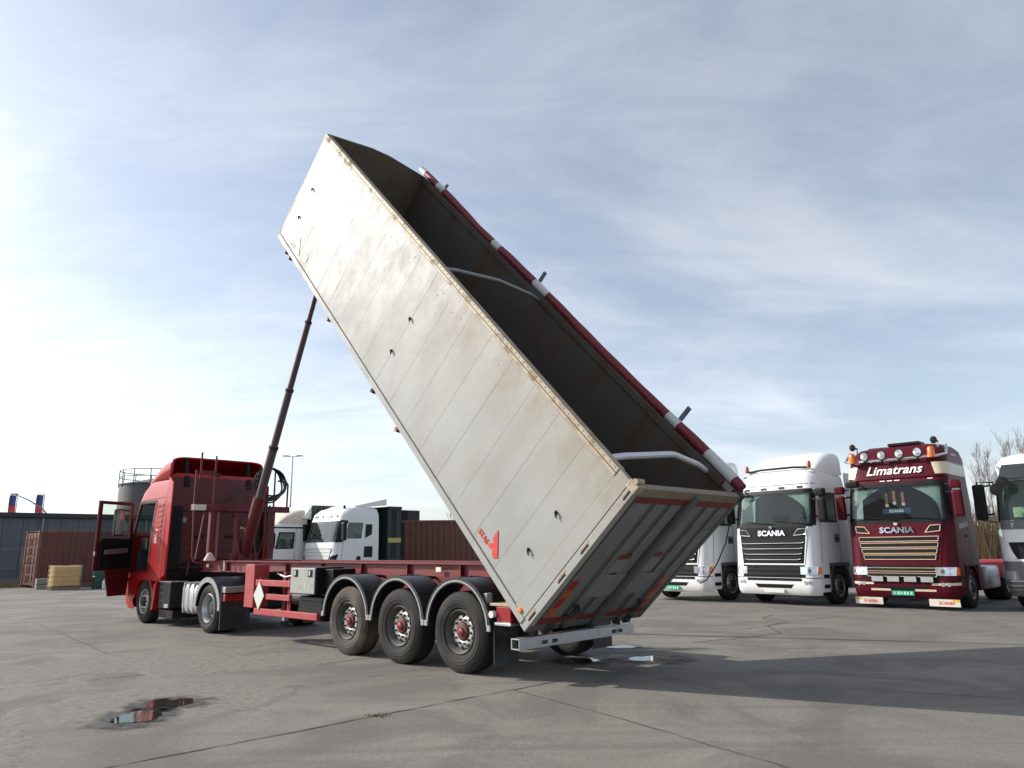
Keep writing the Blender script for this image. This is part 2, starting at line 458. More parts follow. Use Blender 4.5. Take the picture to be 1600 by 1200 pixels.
for k in range(3):
    yk = SP*k
    for x, s in ((0.0, -1), (W, 1)):
        w_ = make_wheel(trl, x, yk, 0.535, 0.535, 0.37, 'trailer', s, RIMDARK, HUBRED)
    if k == 2:
        for w_ in [c for c in trl.children if c.name.startswith('wheel') and abs(c.location.y-yk) < 0.01]:
            w_.material_slots[0].link = 'OBJECT'
            w_.material_slots[0].material = mat('tyre_rubber_dusty', (0.050, 0.042, 0.034), 0.85, var=0.3, scale=3, dirt=(0.15, 0.115, 0.085), dirt_amt=0.65, dirt_scale=2.0)
    MB().tube([(0.3, yk, 0.535), (W-0.3, yk, 0.535)], 0.075, 12).build('axle', DARK, trl)
    for x in (0.62, 1.93):
        MB().box(x-0.05, x+0.05, yk-0.1, yk+0.55, 0.60, 0.70).box(x-0.06, x+0.06, yk+0.42, yk+0.56, 0.62, 0.96).build('suspension_arm', DARK, trl, 0, 0.01)
        MB().lathe([(0.62, 0.10), (0.70, 0.14), (0.82, 0.14), (0.95, 0.11)], 14, 'z', (x, yk-0.25, 0)).build('air_spring', RUBBER, trl)
    for x0, x1, near in ((-0.03, 0.44, True), (W-0.44, W+0.03, False)):
        a0, a1 = 4, 176
        gd = MB().arc_band(x0, x1, yk, 0.60, 0.635, 0.655, a0, a1, 20).build('mudguard', GUARD, trl, 30)
        e0 = x0-0.012 if near else x1-0.004
        MB().arc_band(e0, e0+0.016, yk, 0.60, 0.585, 0.66, a0, a1, 20).build('guard_lip', GUARD, gd, 30)
        MB().arc_band(e0-0.006 if near else e0+0.012, e0+0.0 if near else e0+0.018, yk, 0.60, 0.60, 0.622, a0, a1, 20).build('guard_edge_strip', GREYEDGE, gd, 30)
        for a in (40, 90, 140):
            MB().arc_band(x0+0.03, x1-0.02, yk, 0.60, 0.655, 0.662, a-1.2, a+1.2, 2).build('guard_rib', GUARD, gd, 30)
        for sgn in (-1, 1):
            MB().box(e0-0.008, e0+0.02, yk+sgn*0.635-0.03, yk+sgn*0.635+0.03, 0.585, 0.66).build('guard_clip', GREYEDGE, gd, 0, 0.004)
        MB().tube([((x0+x1)/2, yk, 1.25), ((0.74 if near else 1.81), yk, 1.20)], 0.025, 6).build('guard_bracket', DARK, gd)
# landing legs
for x in (0.42, 2.13):
    lg = MB().box(x-0.06, x+0.06, 5.30, 5.42, 0.55, 1.25).build('landing_leg', CHRED, trl, 0, 0.008)
    MB().box(x-0.045, x+0.045, 5.315, 5.405, 0.30, 0.56).build('inner_leg', STEEL, lg, 0, 0.005)
    MB().lathe([(0.27, 0.15), (0.285, 0.15), (0.36, 0.05), (0.37, 0.0)], 14, 'z', (x, 5.36, 0)).build('foot', DARK, lg)
MB().tube([(0.45, 5.36, 1.0), (2.1, 5.36, 1.0)], 0.02, 6).build('landing_shaft', DARK, trl)
# red box post and side guards
MB().box(-0.01, 0.30, 5.84, 6.20, 0.60, 1.40).build('side_post_box', PINKRED, trl, 0, 0.012)
MB().box(0.30, 0.72, 5.86, 6.18, 0.85, 1.25).build('box_bracket', BLACK, trl, 0, 0.01)
for (y0, y1, z0, z1) in ((4.50, 5.78, 1.01, 1.12), (4.50, 5.36, 0.77, 0.87), (3.57, 5.80, 0.485, 0.60)):
    MB().box(-0.005, 0.055, y0, y1, z0, z1).build('side_guard_rail', PINKRED, trl, 0, 0.01)
for y, wd in ((5.74, 0.035), (4.66, 0.014), (4.60, 0.014)):
    MB().box(0.058, 0.085, y-wd, y+wd, 0.49, 1.15).build('side_guard_post', PINKRED, trl, 0, 0.004)
MB().tube([(0.05, 3.58, 0.54), (0.08, 3.47, 0.62), (0.09, 3.42, 0.72)], 0.012, 6).build('guard_stay', PINKRED, trl)
MB().prism([(5.60-0.20, 0.835), (5.60, 0.575), (5.60+0.20, 0.835), (5.60, 1.095)], 'x', -0.022, -0.012).build('hazard_placard', mat('placard_white', (0.62, 0.60, 0.54), 0.5, var=0.1, dirt=(0.35, 0.31, 0.25), dirt_amt=0.4), trl, 0)
# toolbox with latches
tb = MB().box(0.0, 0.55, 3.64, 4.47, 0.90, 1.36).build('toolbox', BLACK, trl, 0, 0.02)
MB().box(-0.022, -0.001, 3.66, 4.46, 0.915, 1.35).build('toolbox_lid', GREYBOX, tb, 0, 0.018)
for y in (4.28, 3.80):
    MB().box(-0.034, -0.023, y-0.065, y+0.065, 1.20, 1.32).build('latch', BLACK, tb, 0, 0.008)
    MB().box(-0.042, -0.034, y-0.02, y+0.03, 1.22, 1.30).build('latch_handle', STEEL, tb, 0, 0.004)
text_mesh('toolbox_lettering', 'STAS', 0.10, mat('faded_print', (0.48, 0.43, 0.36), 0.6), tb, (-0.0245, 4.10, 1.02), (R(90), 0, R(-90)), 0.001)
MB().prism([(4.0, 1.0), (3.93, 1.0), (3.96, 1.15), (4.0, 1.06)], 'x', -0.0245, -0.023).build('toolbox_emblem', MATS['faded_print'], tb, 0)
MB().box(0.15, 0.6, 3.35, 3.62, 1.0, 1.33).build('valve_box', BLACK, trl, 0, 0.01)
MB().box(0.1, 0.65, 3.55, 4.4, 0.45, 0.86).build('air_tank_box', BLACK, trl, 0, 0.06)
MB().lathe([(4.5, 0.0), (4.52, 0.10), (4.6, 0.13), (5.15, 0.13), (5.23, 0.10), (5.25, 0.0)], 16, 'y', (0.5, 0, 0.78)).build('air_tank', DARK, trl)
# pipes and fittings between post box and toolbox
for i in range(5):
    y = 4.62+i*0.2
    MB().lathe([(0.0, 0.05), (0.10, 0.05), (0.12, 0.03)], 10, 'x', (0.50+0.03*(i % 2), y, 1.2-0.03*(i % 3))).build('valve', [DARK, STEEL, CHRED][i % 3], trl)
MB().tube([(0.4, 5.7, 1.22), (0.35, 5.3, 1.16), (0.42, 5.0, 1.21), (0.36, 4.6, 1.17)], 0.018, 6).build('air_hose', mat('pale_hose', (0.5, 0.48, 0.44), 0.5), trl)
# rear: lamp clusters, flaps, underrun bar
for x0, x1 in ((0.02, 0.46), (W-0.46, W-0.02)):
    tl = MB().box(x0, x1, -0.98, -0.72, 0.70, 0.90).build('tail_lamp', REDLENS, trl, 0, 0.012)
    MB().box(x0-0.02, x1+0.02, -1.0, -0.70, 0.665, 0.70).build('lamp_tray', STEEL, tl, 0, 0.006)
    MB().box(x0-0.01, x1+0.01, -0.99, -0.60, 0.905, 0.94).build('lamp_hood', mat('tan_dirt', (0.42, 0.34, 0.22), 0.8, var=0.25), tl, 0, 0.006)
    MB().lathe([(-0.04, 0.0), (-0.04, 0.045), (0.02, 0.045)], 12, 'x', (x0-0.02, -0.68, 0.80)).build('marker_lamp', mat('pale_lens', (0.7, 0.68, 0.62), 0.25), tl)
    MB().box(x0-0.01, x0+0.09, -0.56, -0.50, 0.93, 1.06).build('lamp_bracket', GREYBOX, tl, 0, 0.008)
    MB().box(x0-0.02, x1, -0.70, -0.685, 0.16, 0.66).build('mud_flap', GUARD, trl, 0)
bar = MB()
zb0, zb1 = 0.40, 0.535
bar.prism([(-1.20, zb0), (-1.06, zb0), (-1.06, zb1), (-1.20, zb1), (-1.20, zb1-0.015), (-1.075, zb1-0.015), (-1.075, zb0+0.015), (-1.20, zb0+0.015)], 'x', -0.06, 2.40)
bar.box(-0.06, 2.40, -1.203, -1.195, zb0+0.055, zb0+0.064)
bo = bar.build('underrun_bar', STEEL, trl, 0)
MB().box(-0.058, 2.398, -1.20, -1.19, zb0+0.0165, zb1-0.0165).build('bar_face', STEEL, bo, 0)
for x in (0.42, 0.62, 1.92, 2.06):
    MB().box(x-0.05, x+0.05, -1.207, -1.199, zb0+0.035, zb0+0.08).build('bar_bolt_plate', DARK, bo, 0)
for x in (0.35, 2.15):
    MB().box(x-0.04, x+0.04, -1.12, -1.02, zb1, 1.0).build('bar_hanger', DARK, bo, 0, 0.008)
MB().tube([(2.36, -1.15, zb1), (2.40, -1.16, 0.62), (2.46, -1.12, 0.70), (2.52, -1.10, 0.80)], 0.008, 5).build('bar_chain', DARK, bo)
MB().box(0.45, 2.1, -1.02, -0.9, 0.7, 1.0).build('rear_cross_beam', DARK, trl, 0, 0.015)
for x in (0.66, 1.89):
    MB().prism([(-1.35, 0.62), (-1.02, 0.62), (-0.95, 1.1), (-1.12, 1.1)], 'x', x-0.04, x+0.04).build('hinge_block', DARK, trl, 0)
# front: headboard frame, ladder rails, hose coil, telescopic cylinder
HB = mat('frame_red', (0.14, 0.012, 0.015), 0.55, var=0.18, dirt=(0.12, 0.06, 0.05), dirt_amt=0.4)
MB().box(0.08, 2.48, 9.08, 9.24, 2.58, 2.72).build('headboard_beam', HB, trl, 0, 0.008)
MB().box(0.06, 0.36, 9.06, 9.079, 2.585, 2.715).build('end_plate', mat('placard_cream', (0.72, 0.66, 0.56), 0.5), trl, 0)
for x, wd in ((0.55, 0.05), (0.72, 0.02), (2.02, 0.09)):
    MB().box(x-wd, x+wd, 9.1, 9.22, 1.46, 2.578).build('headboard_post', HB, trl, 0, 0.008)
MB().lathe([(1.46, 0.13), (1.48, 0.13), (1.62, 0.05), (1.64, 0.0)], 10, 'z', (0.5, 9.0, 0)).build('post_foot', mat('pale_pad', (0.6, 0.45, 0.4), 0.6), trl)
for pts in ([(0.10, 9.12, 3.50), (0.10, 9.12, 2.72)], [(0.10, 9.1, 2.58), (0.10, 9.0, 1.55), (0.13, 8.95, 1.44), (0.3, 8.93, 1.40)], [(0.36, 9.12, 2.55), (0.18, 9.0, 1.5)],
            [(0.56, 9.16, 2.72), (0.56, 9.16, 3.86)], [(0.22, 9.17, 3.30), (0.22, 9.17, 3.92)],
            [(2.08, 9.16, 2.72), (2.08, 9.16, 3.60)], [(2.44, 9.16, 2.72), (2.44, 9.16, 3.28), (2.40, 9.16, 3.34), (2.16, 9.16, 3.36)]):
    MB().tube(pts, 0.022, 7).build('hand_rail', HB, trl)
MB().box(0.22, 0.58, 9.14, 9.18, 3.42, 3.5).build('rail_tie', HB, trl, 0, 0.006)
HOSE = mat('hydraulic_hose', (0.012, 0.012, 0.013), 0.4, var=0.2)
for k in range(5):
    pts = []
    cx, cz, rr = 1.86+0.02*k, 3.22+0.025*k, 0.42-0.02*k
    for i in range(25):
        a = 2*math.pi*i/24
        pts.append((cx+rr*0.95*math.cos(a)+0.06*math.sin(2*a+k), 8.98+0.03*k+0.03*math.sin(a*2), cz+rr*math.sin(a)))
    MB().tube(pts, 0.021, 7, False).build('coiled_hose', HOSE, trl)
for pts in ([(1.66, 9.0, 3.6), (1.5, 9.1, 3.25), (1.1, 9.2, 2.95), (0.75, 9.2, 2.8)], [(0.75, 9.1, 2.7), (1.1, 9.05, 2.4), (1.35, 9.0, 2.15), (1.42, 8.9, 2.0)],
            [(1.42, 8.95, 2.1), (1.2, 8.95, 1.95), (1.15, 8.95, 1.7), (1.25, 8.95, 1.5), (1.42, 8.9, 1.75), (1.42, 8.9, 2.1)],
            [(1.9, 9.0, 2.75), (1.75, 8.95, 2.0), (1.6, 8.9, 1.5)], [(1.75, 8.95, 2.75), (1.72, 8.9, 2.2), (1.85, 8.9, 1.6)]):
    MB().tube(pts, 0.017, 6).build('hanging_hose', HOSE, trl)
c0, c1 = Vector((1.275, 8.97, 1.46)), Vector((1.275, 5.72, 8.49))
cdn = (c1-c0).normalized(); clen = (c1-c0).length
CYL = mat('cylinder_grey', (0.13, 0.095, 0.095), 0.42, 0.3, var=0.15, dirt=(0.10, 0.07, 0.065), dirt_amt=0.3)
st = [(0.0, 0.20, 0.140, HB), (0.19, 0.36, 0.100, CYL), (0.36, 0.54, 0.085, CYL), (0.54, 0.75, 0.070, CYL), (0.75, 1.0, 0.056, CYL)]
for t0, t1, r_, m_ in st:
    s_ = MB().tube([c0+cdn*clen*t0, c0+cdn*clen*t1], r_, 18).build('cylinder_stage', m_, trl, 30)
    if t0 > 0: MB().tube([c0+cdn*clen*(t1-0.006), c0+cdn*clen*(t1+0.002)], r_+0.012, 18).build('stage_collar', DARK, s_, 30)
MB().box(1.0, 1.55, 8.8, 9.1, 1.36, 1.62).build('cylinder_cradle', HB, trl, 0, 0.02)
MB().prism([(8.75, 1.46), (9.08, 1.46), (9.08, 2.58), (8.98, 2.58)], 'x', 1.06, 1.10).prism([(8.75, 1.46), (9.08, 1.46), (9.08, 2.58), (8.98, 2.58)], 'x', 1.45, 1.49).build('cylinder_guard', HB, trl, 0)

# ---- tipped body (own frame: x 0..2.55 near to far, y rear to front, z floor to rim)
BL, BH, TH = 10.21, 2.39, 0.8226
def side_material():
    m = bpy.data.materials.new('body_offwhite'); m.use_nodes = True
    N, L = m.node_tree.nodes, m.node_tree.links
    b = N['Principled BSDF']; t = N.new('ShaderNodeTexCoord')
    sp = N.new('ShaderNodeSeparateXYZ'); L.new(t.outputs['Object'], sp.inputs[0])
    def mth(op, a, c=None):
        n = N.new('ShaderNodeMath'); n.operation = op
        for i, v_ in enumerate((a, c)):
            if v_ is None: continue
            if isinstance(v_, (int, float)): n.inputs[i].default_value = v_
            else: L.new(v_, n.inputs[i])
        return n.outputs[0]
    def noise(s, d, sc_=None, rough=0.65):
        n = N.new('ShaderNodeTexNoise'); n.inputs['Scale'].default_value = s; n.inputs['Detail'].default_value = d; n.inputs['Roughness'].default_value = rough
        v_ = t.outputs['Object']
        if sc_:
            mp = N.new('ShaderNodeMapping'); mp.inputs['Scale'].default_value = sc_; L.new(v_, mp.inputs[0]); v_ = mp.outputs[0]
        L.new(v_, n.inputs['Vector']); return n.outputs['Fac']
    def rng(v_, a, b_, c, d):
        n = N.new('ShaderNodeMapRange'); n.interpolation_type = 'SMOOTHSTEP'
        for k, x in zip(('From Min', 'From Max', 'To Min', 'To Max'), (a, b_, c, d)): n.inputs[k].default_value = x
        L.new(v_, n.inputs['Value']); return n.outputs[0]
    def mix(f, a, b_):
        n = N.new('ShaderNodeMix'); n.data_type = 'RGBA'; L.new(f, n.inputs['Factor'])
        for k, x in (('A', a), ('B', b_)):
            if isinstance(x, tuple): n.inputs[k].default_value = (*x, 1)
            else: L.new(x, n.inputs[k])
        return n.outputs['Result']
    c = mix(rng(noise(0.9, 5), 0.35, 0.7, 0, 1), (0.350, 0.344, 0.322), (0.31, 0.302, 0.28))
    c = mix(rng(noise(1.3, 7, (1, 2.2, 0.25)), 0.50, 0.78, 0, 0.35), c, (0.29, 0.265, 0.22))       # streaks down the wall
    # tan staining that starts under the top rail, heavier towards the tail
    zt = rng(sp.outputs['Z'], 1.15, 2.35, 0, 1); yt = rng(sp.outputs['Y'], 8.5, 1.0, 0.25, 1)
    n2 = noise(1.8, 8, (1, 1.0, 0.8), 0.7)
    f = mth('MULTIPLY', mth('MULTIPLY', zt, yt), rng(n2, 0.36, 0.62, 0.15, 1.0))
    c = mix(mth('MULTIPLY', f, 0.55), c, (0.27, 0.20, 0.115))
    c = mix(mth('MULTIPLY', rng(noise(14, 6), 0.6, 0.75, 0, 0.6), rng(sp.outputs['Z'], 1.7, 2.3, 0.15, 1)), c, (0.22, 0.155, 0.09))
    c = mix(rng(noise(5, 7, (1, 3, 1)), 0.68, 0.80, 0, 0.4), c, (0.25, 0.235, 0.21))
    L.new(c, b.inputs['Base Color'])
    b.inputs['Specular IOR Level'].default_value = 0.32
    L.new(rng(n2, 0.3, 0.7, 0.46, 0.62), b.inputs['Roughness'])
    bp = N.new('ShaderNodeBump'); bp.inputs['Strength'].default_value = 0.12; bp.inputs['Distance'].default_value = 0.05
    L.new(noise(1.6, 3), bp.inputs['Height']); L.new(bp.outputs[0], b.inputs['Normal'])
    return m
SIDE = side_material()
INNER = mat('tipper_inside', (0.085, 0.078, 0.068), 0.6, 0.25, var=0.25, scale=1.2, dirt=(0.10, 0.058, 0.034), dirt_amt=0.75, dirt_scale=1.3, streak=(1, 1.5, 0.4), bump=0.15, bump_scale=8)
GATE = mat('tailgate_grey', (0.12, 0.12, 0.117), 0.5, 0.15, var=0.18, scale=2.5, dirt=(0.15, 0.12, 0.09), dirt_amt=0.5, dirt_scale=2.0)
GATERIB = mat('tailgate_rib', (0.20, 0.20, 0.195), 0.5, 0.15, var=0.15, scale=2.5, dirt=(0.15, 0.12, 0.09), dirt_amt=0.4, dirt_scale=2.0)
RUSTY = mat('rusty_rail', (0.36, 0.30, 0.215), 0.6, 0.1, var=0.2, scale=5, dirt=(0.22, 0.12, 0.06), dirt_amt=0.5, dirt_scale=4.5)
RAILRED = mat('gate_red', (0.17, 0.022, 0.02), 0.55, var=0.2, dirt=(0.2, 0.13, 0.1), dirt_amt=0.4)
STRIPE_R = mat('marker_red', (0.34, 0.025, 0.015), 0.45, var=0.15)
STRIPE_O = mat('marker_orange', (0.42, 0.10, 0.015), 0.45, var=0.2)
body = MB()
body.box(0.03, 2.52, 0.0, BL-0.062, 0.0, 0.06)
body.box(0.029, 0.062, 0.0, BL-0.062, 0.061, 2.30)
body.box(2.488, 2.521, 0.0, BL-0.062, 0.061, 2.30)
for x in (0.78, 1.77): body.box(x-0.05, x+0.05, 0.1, 9.9, -0.16, -0.001)
dump = body.build('dump_body', INNER, trl, 0, loc=(0, -1.2183, 0.7165), rot=(TH, 0, 0))
MB().prism([(0.0, -0.02), (2.55, -0.02), (2.55, 2.39), (1.5, 2.50), (1.05, 2.50), (0.0, 2.39)], 'y', BL-0.06, BL).build('front_wall', mat('front_wall_grey', (0.16, 0.135, 0.10), 0.6, 0.2, var=0.25, dirt=(0.12, 0.08, 0.05), dirt_amt=0.5), dump, 0)
NP = 17
y0p, y1p = 0.255, BL-0.012
for i in range(NP):
    a = y0p+(y1p-y0p)*i/NP; c = y0p+(y1p-y0p)*(i+1)/NP
    gp = 0.0016
    bow = random.uniform(-0.0008, 0.0008)
    for x0, x1 in ((0.0, 0.028), (2.522, 2.55)):
        pn = MB().box(x0+(bow if x0 == 0 else 0), x1, a+gp, c-gp, 0.075, 2.262).build('side_panel', SIDE, dump, 0, 0.002)
for x0, x1 in ((-0.022, 0.095), (2.455, 2.572)):
    MB().box(x0, x1, 0.24, BL-0.061, 2.268, 2.39).build('top_rail', RUSTY if x0 < 0 else INNER, dump, 0, 0.012)
    MB().box(x0+0.0 if x0 < 0 else 2.53, 0.02 if x0 < 0 else x1, 0.02, BL-0.061, -0.03, 0.07).build('bottom_rail', SIDE, dump, 0, 0.008)
MB().box(-0.026, -0.0225, 0.24, BL-0.08, 2.318, 2.326).build('rail_seam', mat('seam_dark', (0.05, 0.04, 0.03), 0.8), dump, 0)
rv = MB()
for k in range(90):
    rv.lathe([(0.0, 0.010), (-0.006, 0.008), (-0.007, 0.0)], 6, 'x', (-0.022, 0.3+k*0.11, 2.36))
tag(rv.build('rail_rivets', RUSTY, dump, 0), kind='stuff')
# rear corner post, near and far, slotted edge strip
MB().box(-0.012, 0.06, 0.03, 0.248, 0.0, 2.39).build('rear_post', SIDE, dump, 0, 0.006)
MB().box(2.49, 2.562, 0.03, 0.248, 0.0, 2.39).build('rear_post', SIDE, dump, 0, 0.006)
MB().box(-0.008, 0.10, -0.085, 0.022, -0.05, 2.36).build('gate_edge', SIDE, dump, 0, 0.006)
MB().box(2.45, 2.558, -0.085, 0.022, -0.05, 2.36).build('gate_edge', GATE, dump, 0, 0.006)
for z in (0.10, 0.78, 1.28, 2.16):
    MB().box(-0.0105, -0.007, -0.052, -0.028, z, z+0.16).build('edge_slot', BLACK, dump, 0)
    MB().box(-0.011, -0.0075, -0.02, 0.016, z+0.02, z+0.19).build('edge_plate', RUSTY, dump, 0, 0.002)
MB().box(-0.02, 0.13, -0.10, 0.05, 2.30, 2.42).build('corner_hinge', RUSTY, dump, 0, 0.012)
MB().lathe([(-0.10, 0.035), (0.05, 0.035)], 10, 'x', (0.06, -0.03, 2.44)).build('hinge_pin', RUSTY, dump)
MB().box(2.42, 2.57, -0.10, 0.05, 2.30, 2.42).build('corner_hinge', DARK, dump, 0, 0.012)
# tailgate
MB().box(0.10, 2.45, -0.07, -0.02, 0.02, 2.28).build('tailgate', GATE, dump, 0)
MB().box(0.10, 2.45, -0.098, -0.01, 2.27, 2.40).build('gate_top_rail', mat('gate_top_tan', (0.22, 0.175, 0.12), 0.6, var=0.25, dirt=(0.16, 0.10, 0.06), dirt_amt=0.5), dump, 0, 0.01)
MB().box(0.11, 2.44, -0.088, -0.071, 2.17, 2.262).build('gate_band', RAILRED, dump, 0, 0.005)
MB().box(0.11, 2.44, -0.090, -0.071, 0.06, 0.17).build('gate_band', RAILRED, dump, 0, 0.005)
MB().box(0.02, 2.53, -0.095, 0.02, -0.06, 0.05).build('gate_sill', GATE, dump, 0, 0.012)
MB().box(1.27, 1.39, -0.135, -0.071, -0.02, 2.36).build('gate_post', GATE, dump, 0, 0.01)
for x0, x1 in ((0.16, 0.50), (0.62, 0.84), (0.97, 1.20), (1.46, 1.70), (1.84, 2.06), (2.18, 2.42)):
    MB().box(x0, x1, -0.086, -0.071, 0.175, 2.165).build('gate_rib', GATERIB, dump, 0, 0.006)
PALE = mat('gate_plate', (0.22, 0.22, 0.21), 0.5, var=0.15, dirt=(0.2, 0.17, 0.13), dirt_amt=0.4)
for x0, x1, z0, z1, m_ in ((0.72, 1.0, 0.98, 1.22, PALE), (1.42, 1.72, 0.98, 1.25, PALE), (0.66, 1.22, 0.52, 0.93, PALE), (1.45, 1.9, 0.52, 0.93, PALE), (0.74, 0.98, 1.225, 1.30, RAILRED), (1.44, 1.66, 1.255, 1.33, RAILRED)):
    MB().box(x0, x1, -0.094, -0.0865, z0, z1).build('gate_sign_plate', m_, dump, 0)
for xc, flip in ((0.235, 1), (2.27, -1)):
    for k in range(4):
        z0 = 0.22+k*0.16
        MB().prism([(xc-0.06, z0), (xc+0.06, z0), (xc+0.06, z0+0.158), (xc-0.06, z0+0.158)], 'y', -0.097, -0.0875).build('hazard_stripe', (STRIPE_O if (k+(flip < 0)) % 2 == 0 else STRIPE_R), dump, 0)
for x in (0.55, 0.62, 2.0):
    MB().tube([(x, -0.10, 0.16), (x+0.03, -0.15, 0.26), (x+0.10, -0.13, 0.33), (x+0.02, -0.11, 0.40)], 0.022, 6).build('gate_catch', DARK, dump)
for x in (0.4, 1.33, 2.15):
    MB().box(x-0.06, x+0.06, -0.13, -0.02, -0.10, 0.07).build('gate_lock_claw', DARK, dump, 0, 0.012)
# loose cable hanging from the far top corner of the gate
MB().tube([(2.46, -0.11, 2.2), (2.44, -0.22, 2.02), (2.38, -0.38, 1.80), (2.26, -0.52, 1.55), (2.08, -0.62, 1.36), (1.98, -0.62, 1.30)], 0.008, 6).build('hanging_cable', BLACK, dump)
# red maker's logo and lettering on the near wall
LOGO = mat('logo_red', (0.62, 0.035, 0.025), 0.45, var=0.1)
LOGOF = mat('logo_red_faded', (0.48, 0.22, 0.20), 0.5, var=0.2)
def logo(y, z, s, m_):
    pl = [(-0.0, 0.0), (-0.26, -0.26), (-0.20, -0.32), (-0.15, -0.30), (-0.115, -0.25), (-0.055, -0.28), (0.01, -0.27), (-0.015, -0.225), (-0.06, -0.20), (-0.10, -0.215), (-0.01, -0.14)]
    MB().prism([(y+a*s, z+c*s) for a, c in pl], 'x', -0.009, -0.0052).build('logo_mark', m_, dump, 0)
    text_mesh('logo_lettering', 'STAS', 0.105*s, m_, dump, (-0.0075, y+0.14*s, z-0.265*s), (R(90), 0, R(-90)), 0.0015, bold=0.0025*s, spacing=1.05)
logo(1.14, 0.48, 1.0, LOGO)
logo(9.30, 0.44, 1.0, LOGOF)
MB().box(-0.008, -0.0052, 8.68, 8.86, 0.20, 0.33).build('warning_sticker', mat('sticker_tan', (0.50, 0.38, 0.25), 0.5, var=0.3, scale=20), dump, 0)
for y in (9.70, 4.94, 0.56):
    for z in (1.34, 0.69):
        MB().tube([(0.0, y+0.03, z+0.012), (-0.026, y+0.025, z+0.016), (-0.034, y, z+0.004), (-0.026, y-0.02, z-0.014), (-0.034, y-0.05, z-0.022)], [0.014, 0.012, 0.012, 0.011, 0.007], 7).build('tie_hook', BLACK, dump)
        MB().box(-0.011, -0.0052, y+0.0, y+0.045, z-0.012, z+0.03).build('hook_plate', DARK, dump, 0)
for y, m_ in ((9.6, BLACK), (9.35, BLACK), (7.06, CYL), (4.88, BLACK), (3.87, REDLENS)):
    MB().lathe([(-0.02, 0.0), (-0.02, 0.035), (0.05, 0.05), (0.07, 0.05), (0.07, 0.0)], 12, 'x', (0.0, y, -0.075)).build('side_marker', m_, dump)
    MB().box(0.01, 0.05, y-0.02, y+0.02, -0.06, -0.03).build('marker_stem', BLACK, dump, 0)
MB().lathe([(-0.035, 0.0), (-0.032, 0.03), (-0.012, 0.042), (-0.012, 0.0)], 14, 'x', (0.0, 0.14, 0.08)).build('corner_marker', ORANGE, dump)
for k in range(18):                       # small dents and patches on the upper wall
    y = random.uniform(2.5, 9.4); z = random.uniform(1.7, 2.2)
    s_ = random.uniform(0.008, 0.018)
    MB().lathe([(0.001, s_), (-0.004, s_*0.7), (-0.006, 0)], 7, 'x', (0.0, y, z)).build('patch_bump', SIDE if k % 3 else RUSTY, dump, 40)
# bars across the top and rolled tarpaulin on the far rim
BARM = mat('cross_bar_grey', (0.25, 0.25, 0.245), 0.45, 0.2, var=0.12, dirt=(0.2, 0.18, 0.15), dirt_amt=0.3)
MB().tube([(0.05, 4.96, 2.33), (0.35, 4.98, 2.37), (1.3, 5.05, 2.42), (2.2, 5.08, 2.36), (2.47, 5.1, 2.30)], 0.032, 10).build('cross_bar', BARM, dump)
MB().tube([(0.08, 0.50, 2.33), (0.4, 0.53, 2.37), (1.5, 0.64, 2.42), (1.62, 0.65, 2.415), (2.2, 0.58, 2.36), (2.46, 0.55, 2.30)], 0.044, 10).build('cross_bar', mat('cross_bar_white', (0.62, 0.62, 0.62), 0.4, 0.1, var=0.08), dump)
TARP = mat('tarp_red', (0.17, 0.014, 0.022), 0.55, var=0.25, scale=3, dirt=(0.14, 0.04, 0.045), dirt_amt=0.4, dirt_scale=5, bump=1.0, bump_scale=7)
TARPW = mat('tarp_white', (0.56, 0.55, 0.52), 0.55, var=0.12, dirt=(0.25, 0.22, 0.18), dirt_amt=0.35)
def roll_pts(y0, y1, n, r0):
    pts, rs = [], []
    for i in range(n+1):
        y = y0+(y1-y0)*i/n
        pts.append((2.53+0.025*math.sin(y*0.9)+0.010*math.sin(y*3.1), y, 2.455+0.018*math.sin(y*1.3+1)))
        rs.append(r0*(1+0.07*math.sin(y*2.3)+0.04*math.sin(y*7.1)))
    return pts, rs
cuts = [(0.0, 0.16, 0), (0.16, 0.74, 1), (0.74, 1.36, 0), (1.36, 1.62, 1), (1.62, 5.02, 0), (5.02, 5.46, 1), (5.46, 6.78, 0), (6.78, 7.06, 1), (7.06, 9.3, 0), (9.3, 9.62, 1), (9.62, 10.22, 0), (10.22, 10.48, 1)]
for a, c, wht in cuts:
    p_, r_ = roll_pts(a, c, max(4, int((c-a)/0.12)), 0.076 if wht else 0.072)
    MB().tube(p_, r_, 14).build('tarp_band' if wht else 'tarp_roll', TARPW if wht else TARP, dump, 50)
for y, ln in ((9.45, 0.12), (5.5, 0.22), (1.45, 0.26)):
    pb = MB().box(2.60, 2.64, y-0.035, y+0.035, 2.20, 2.50+ln).build('tarp_stop', mat('stop_blue_grey', (0.12, 0.14, 0.17), 0.5), dump, 0, 0.008)
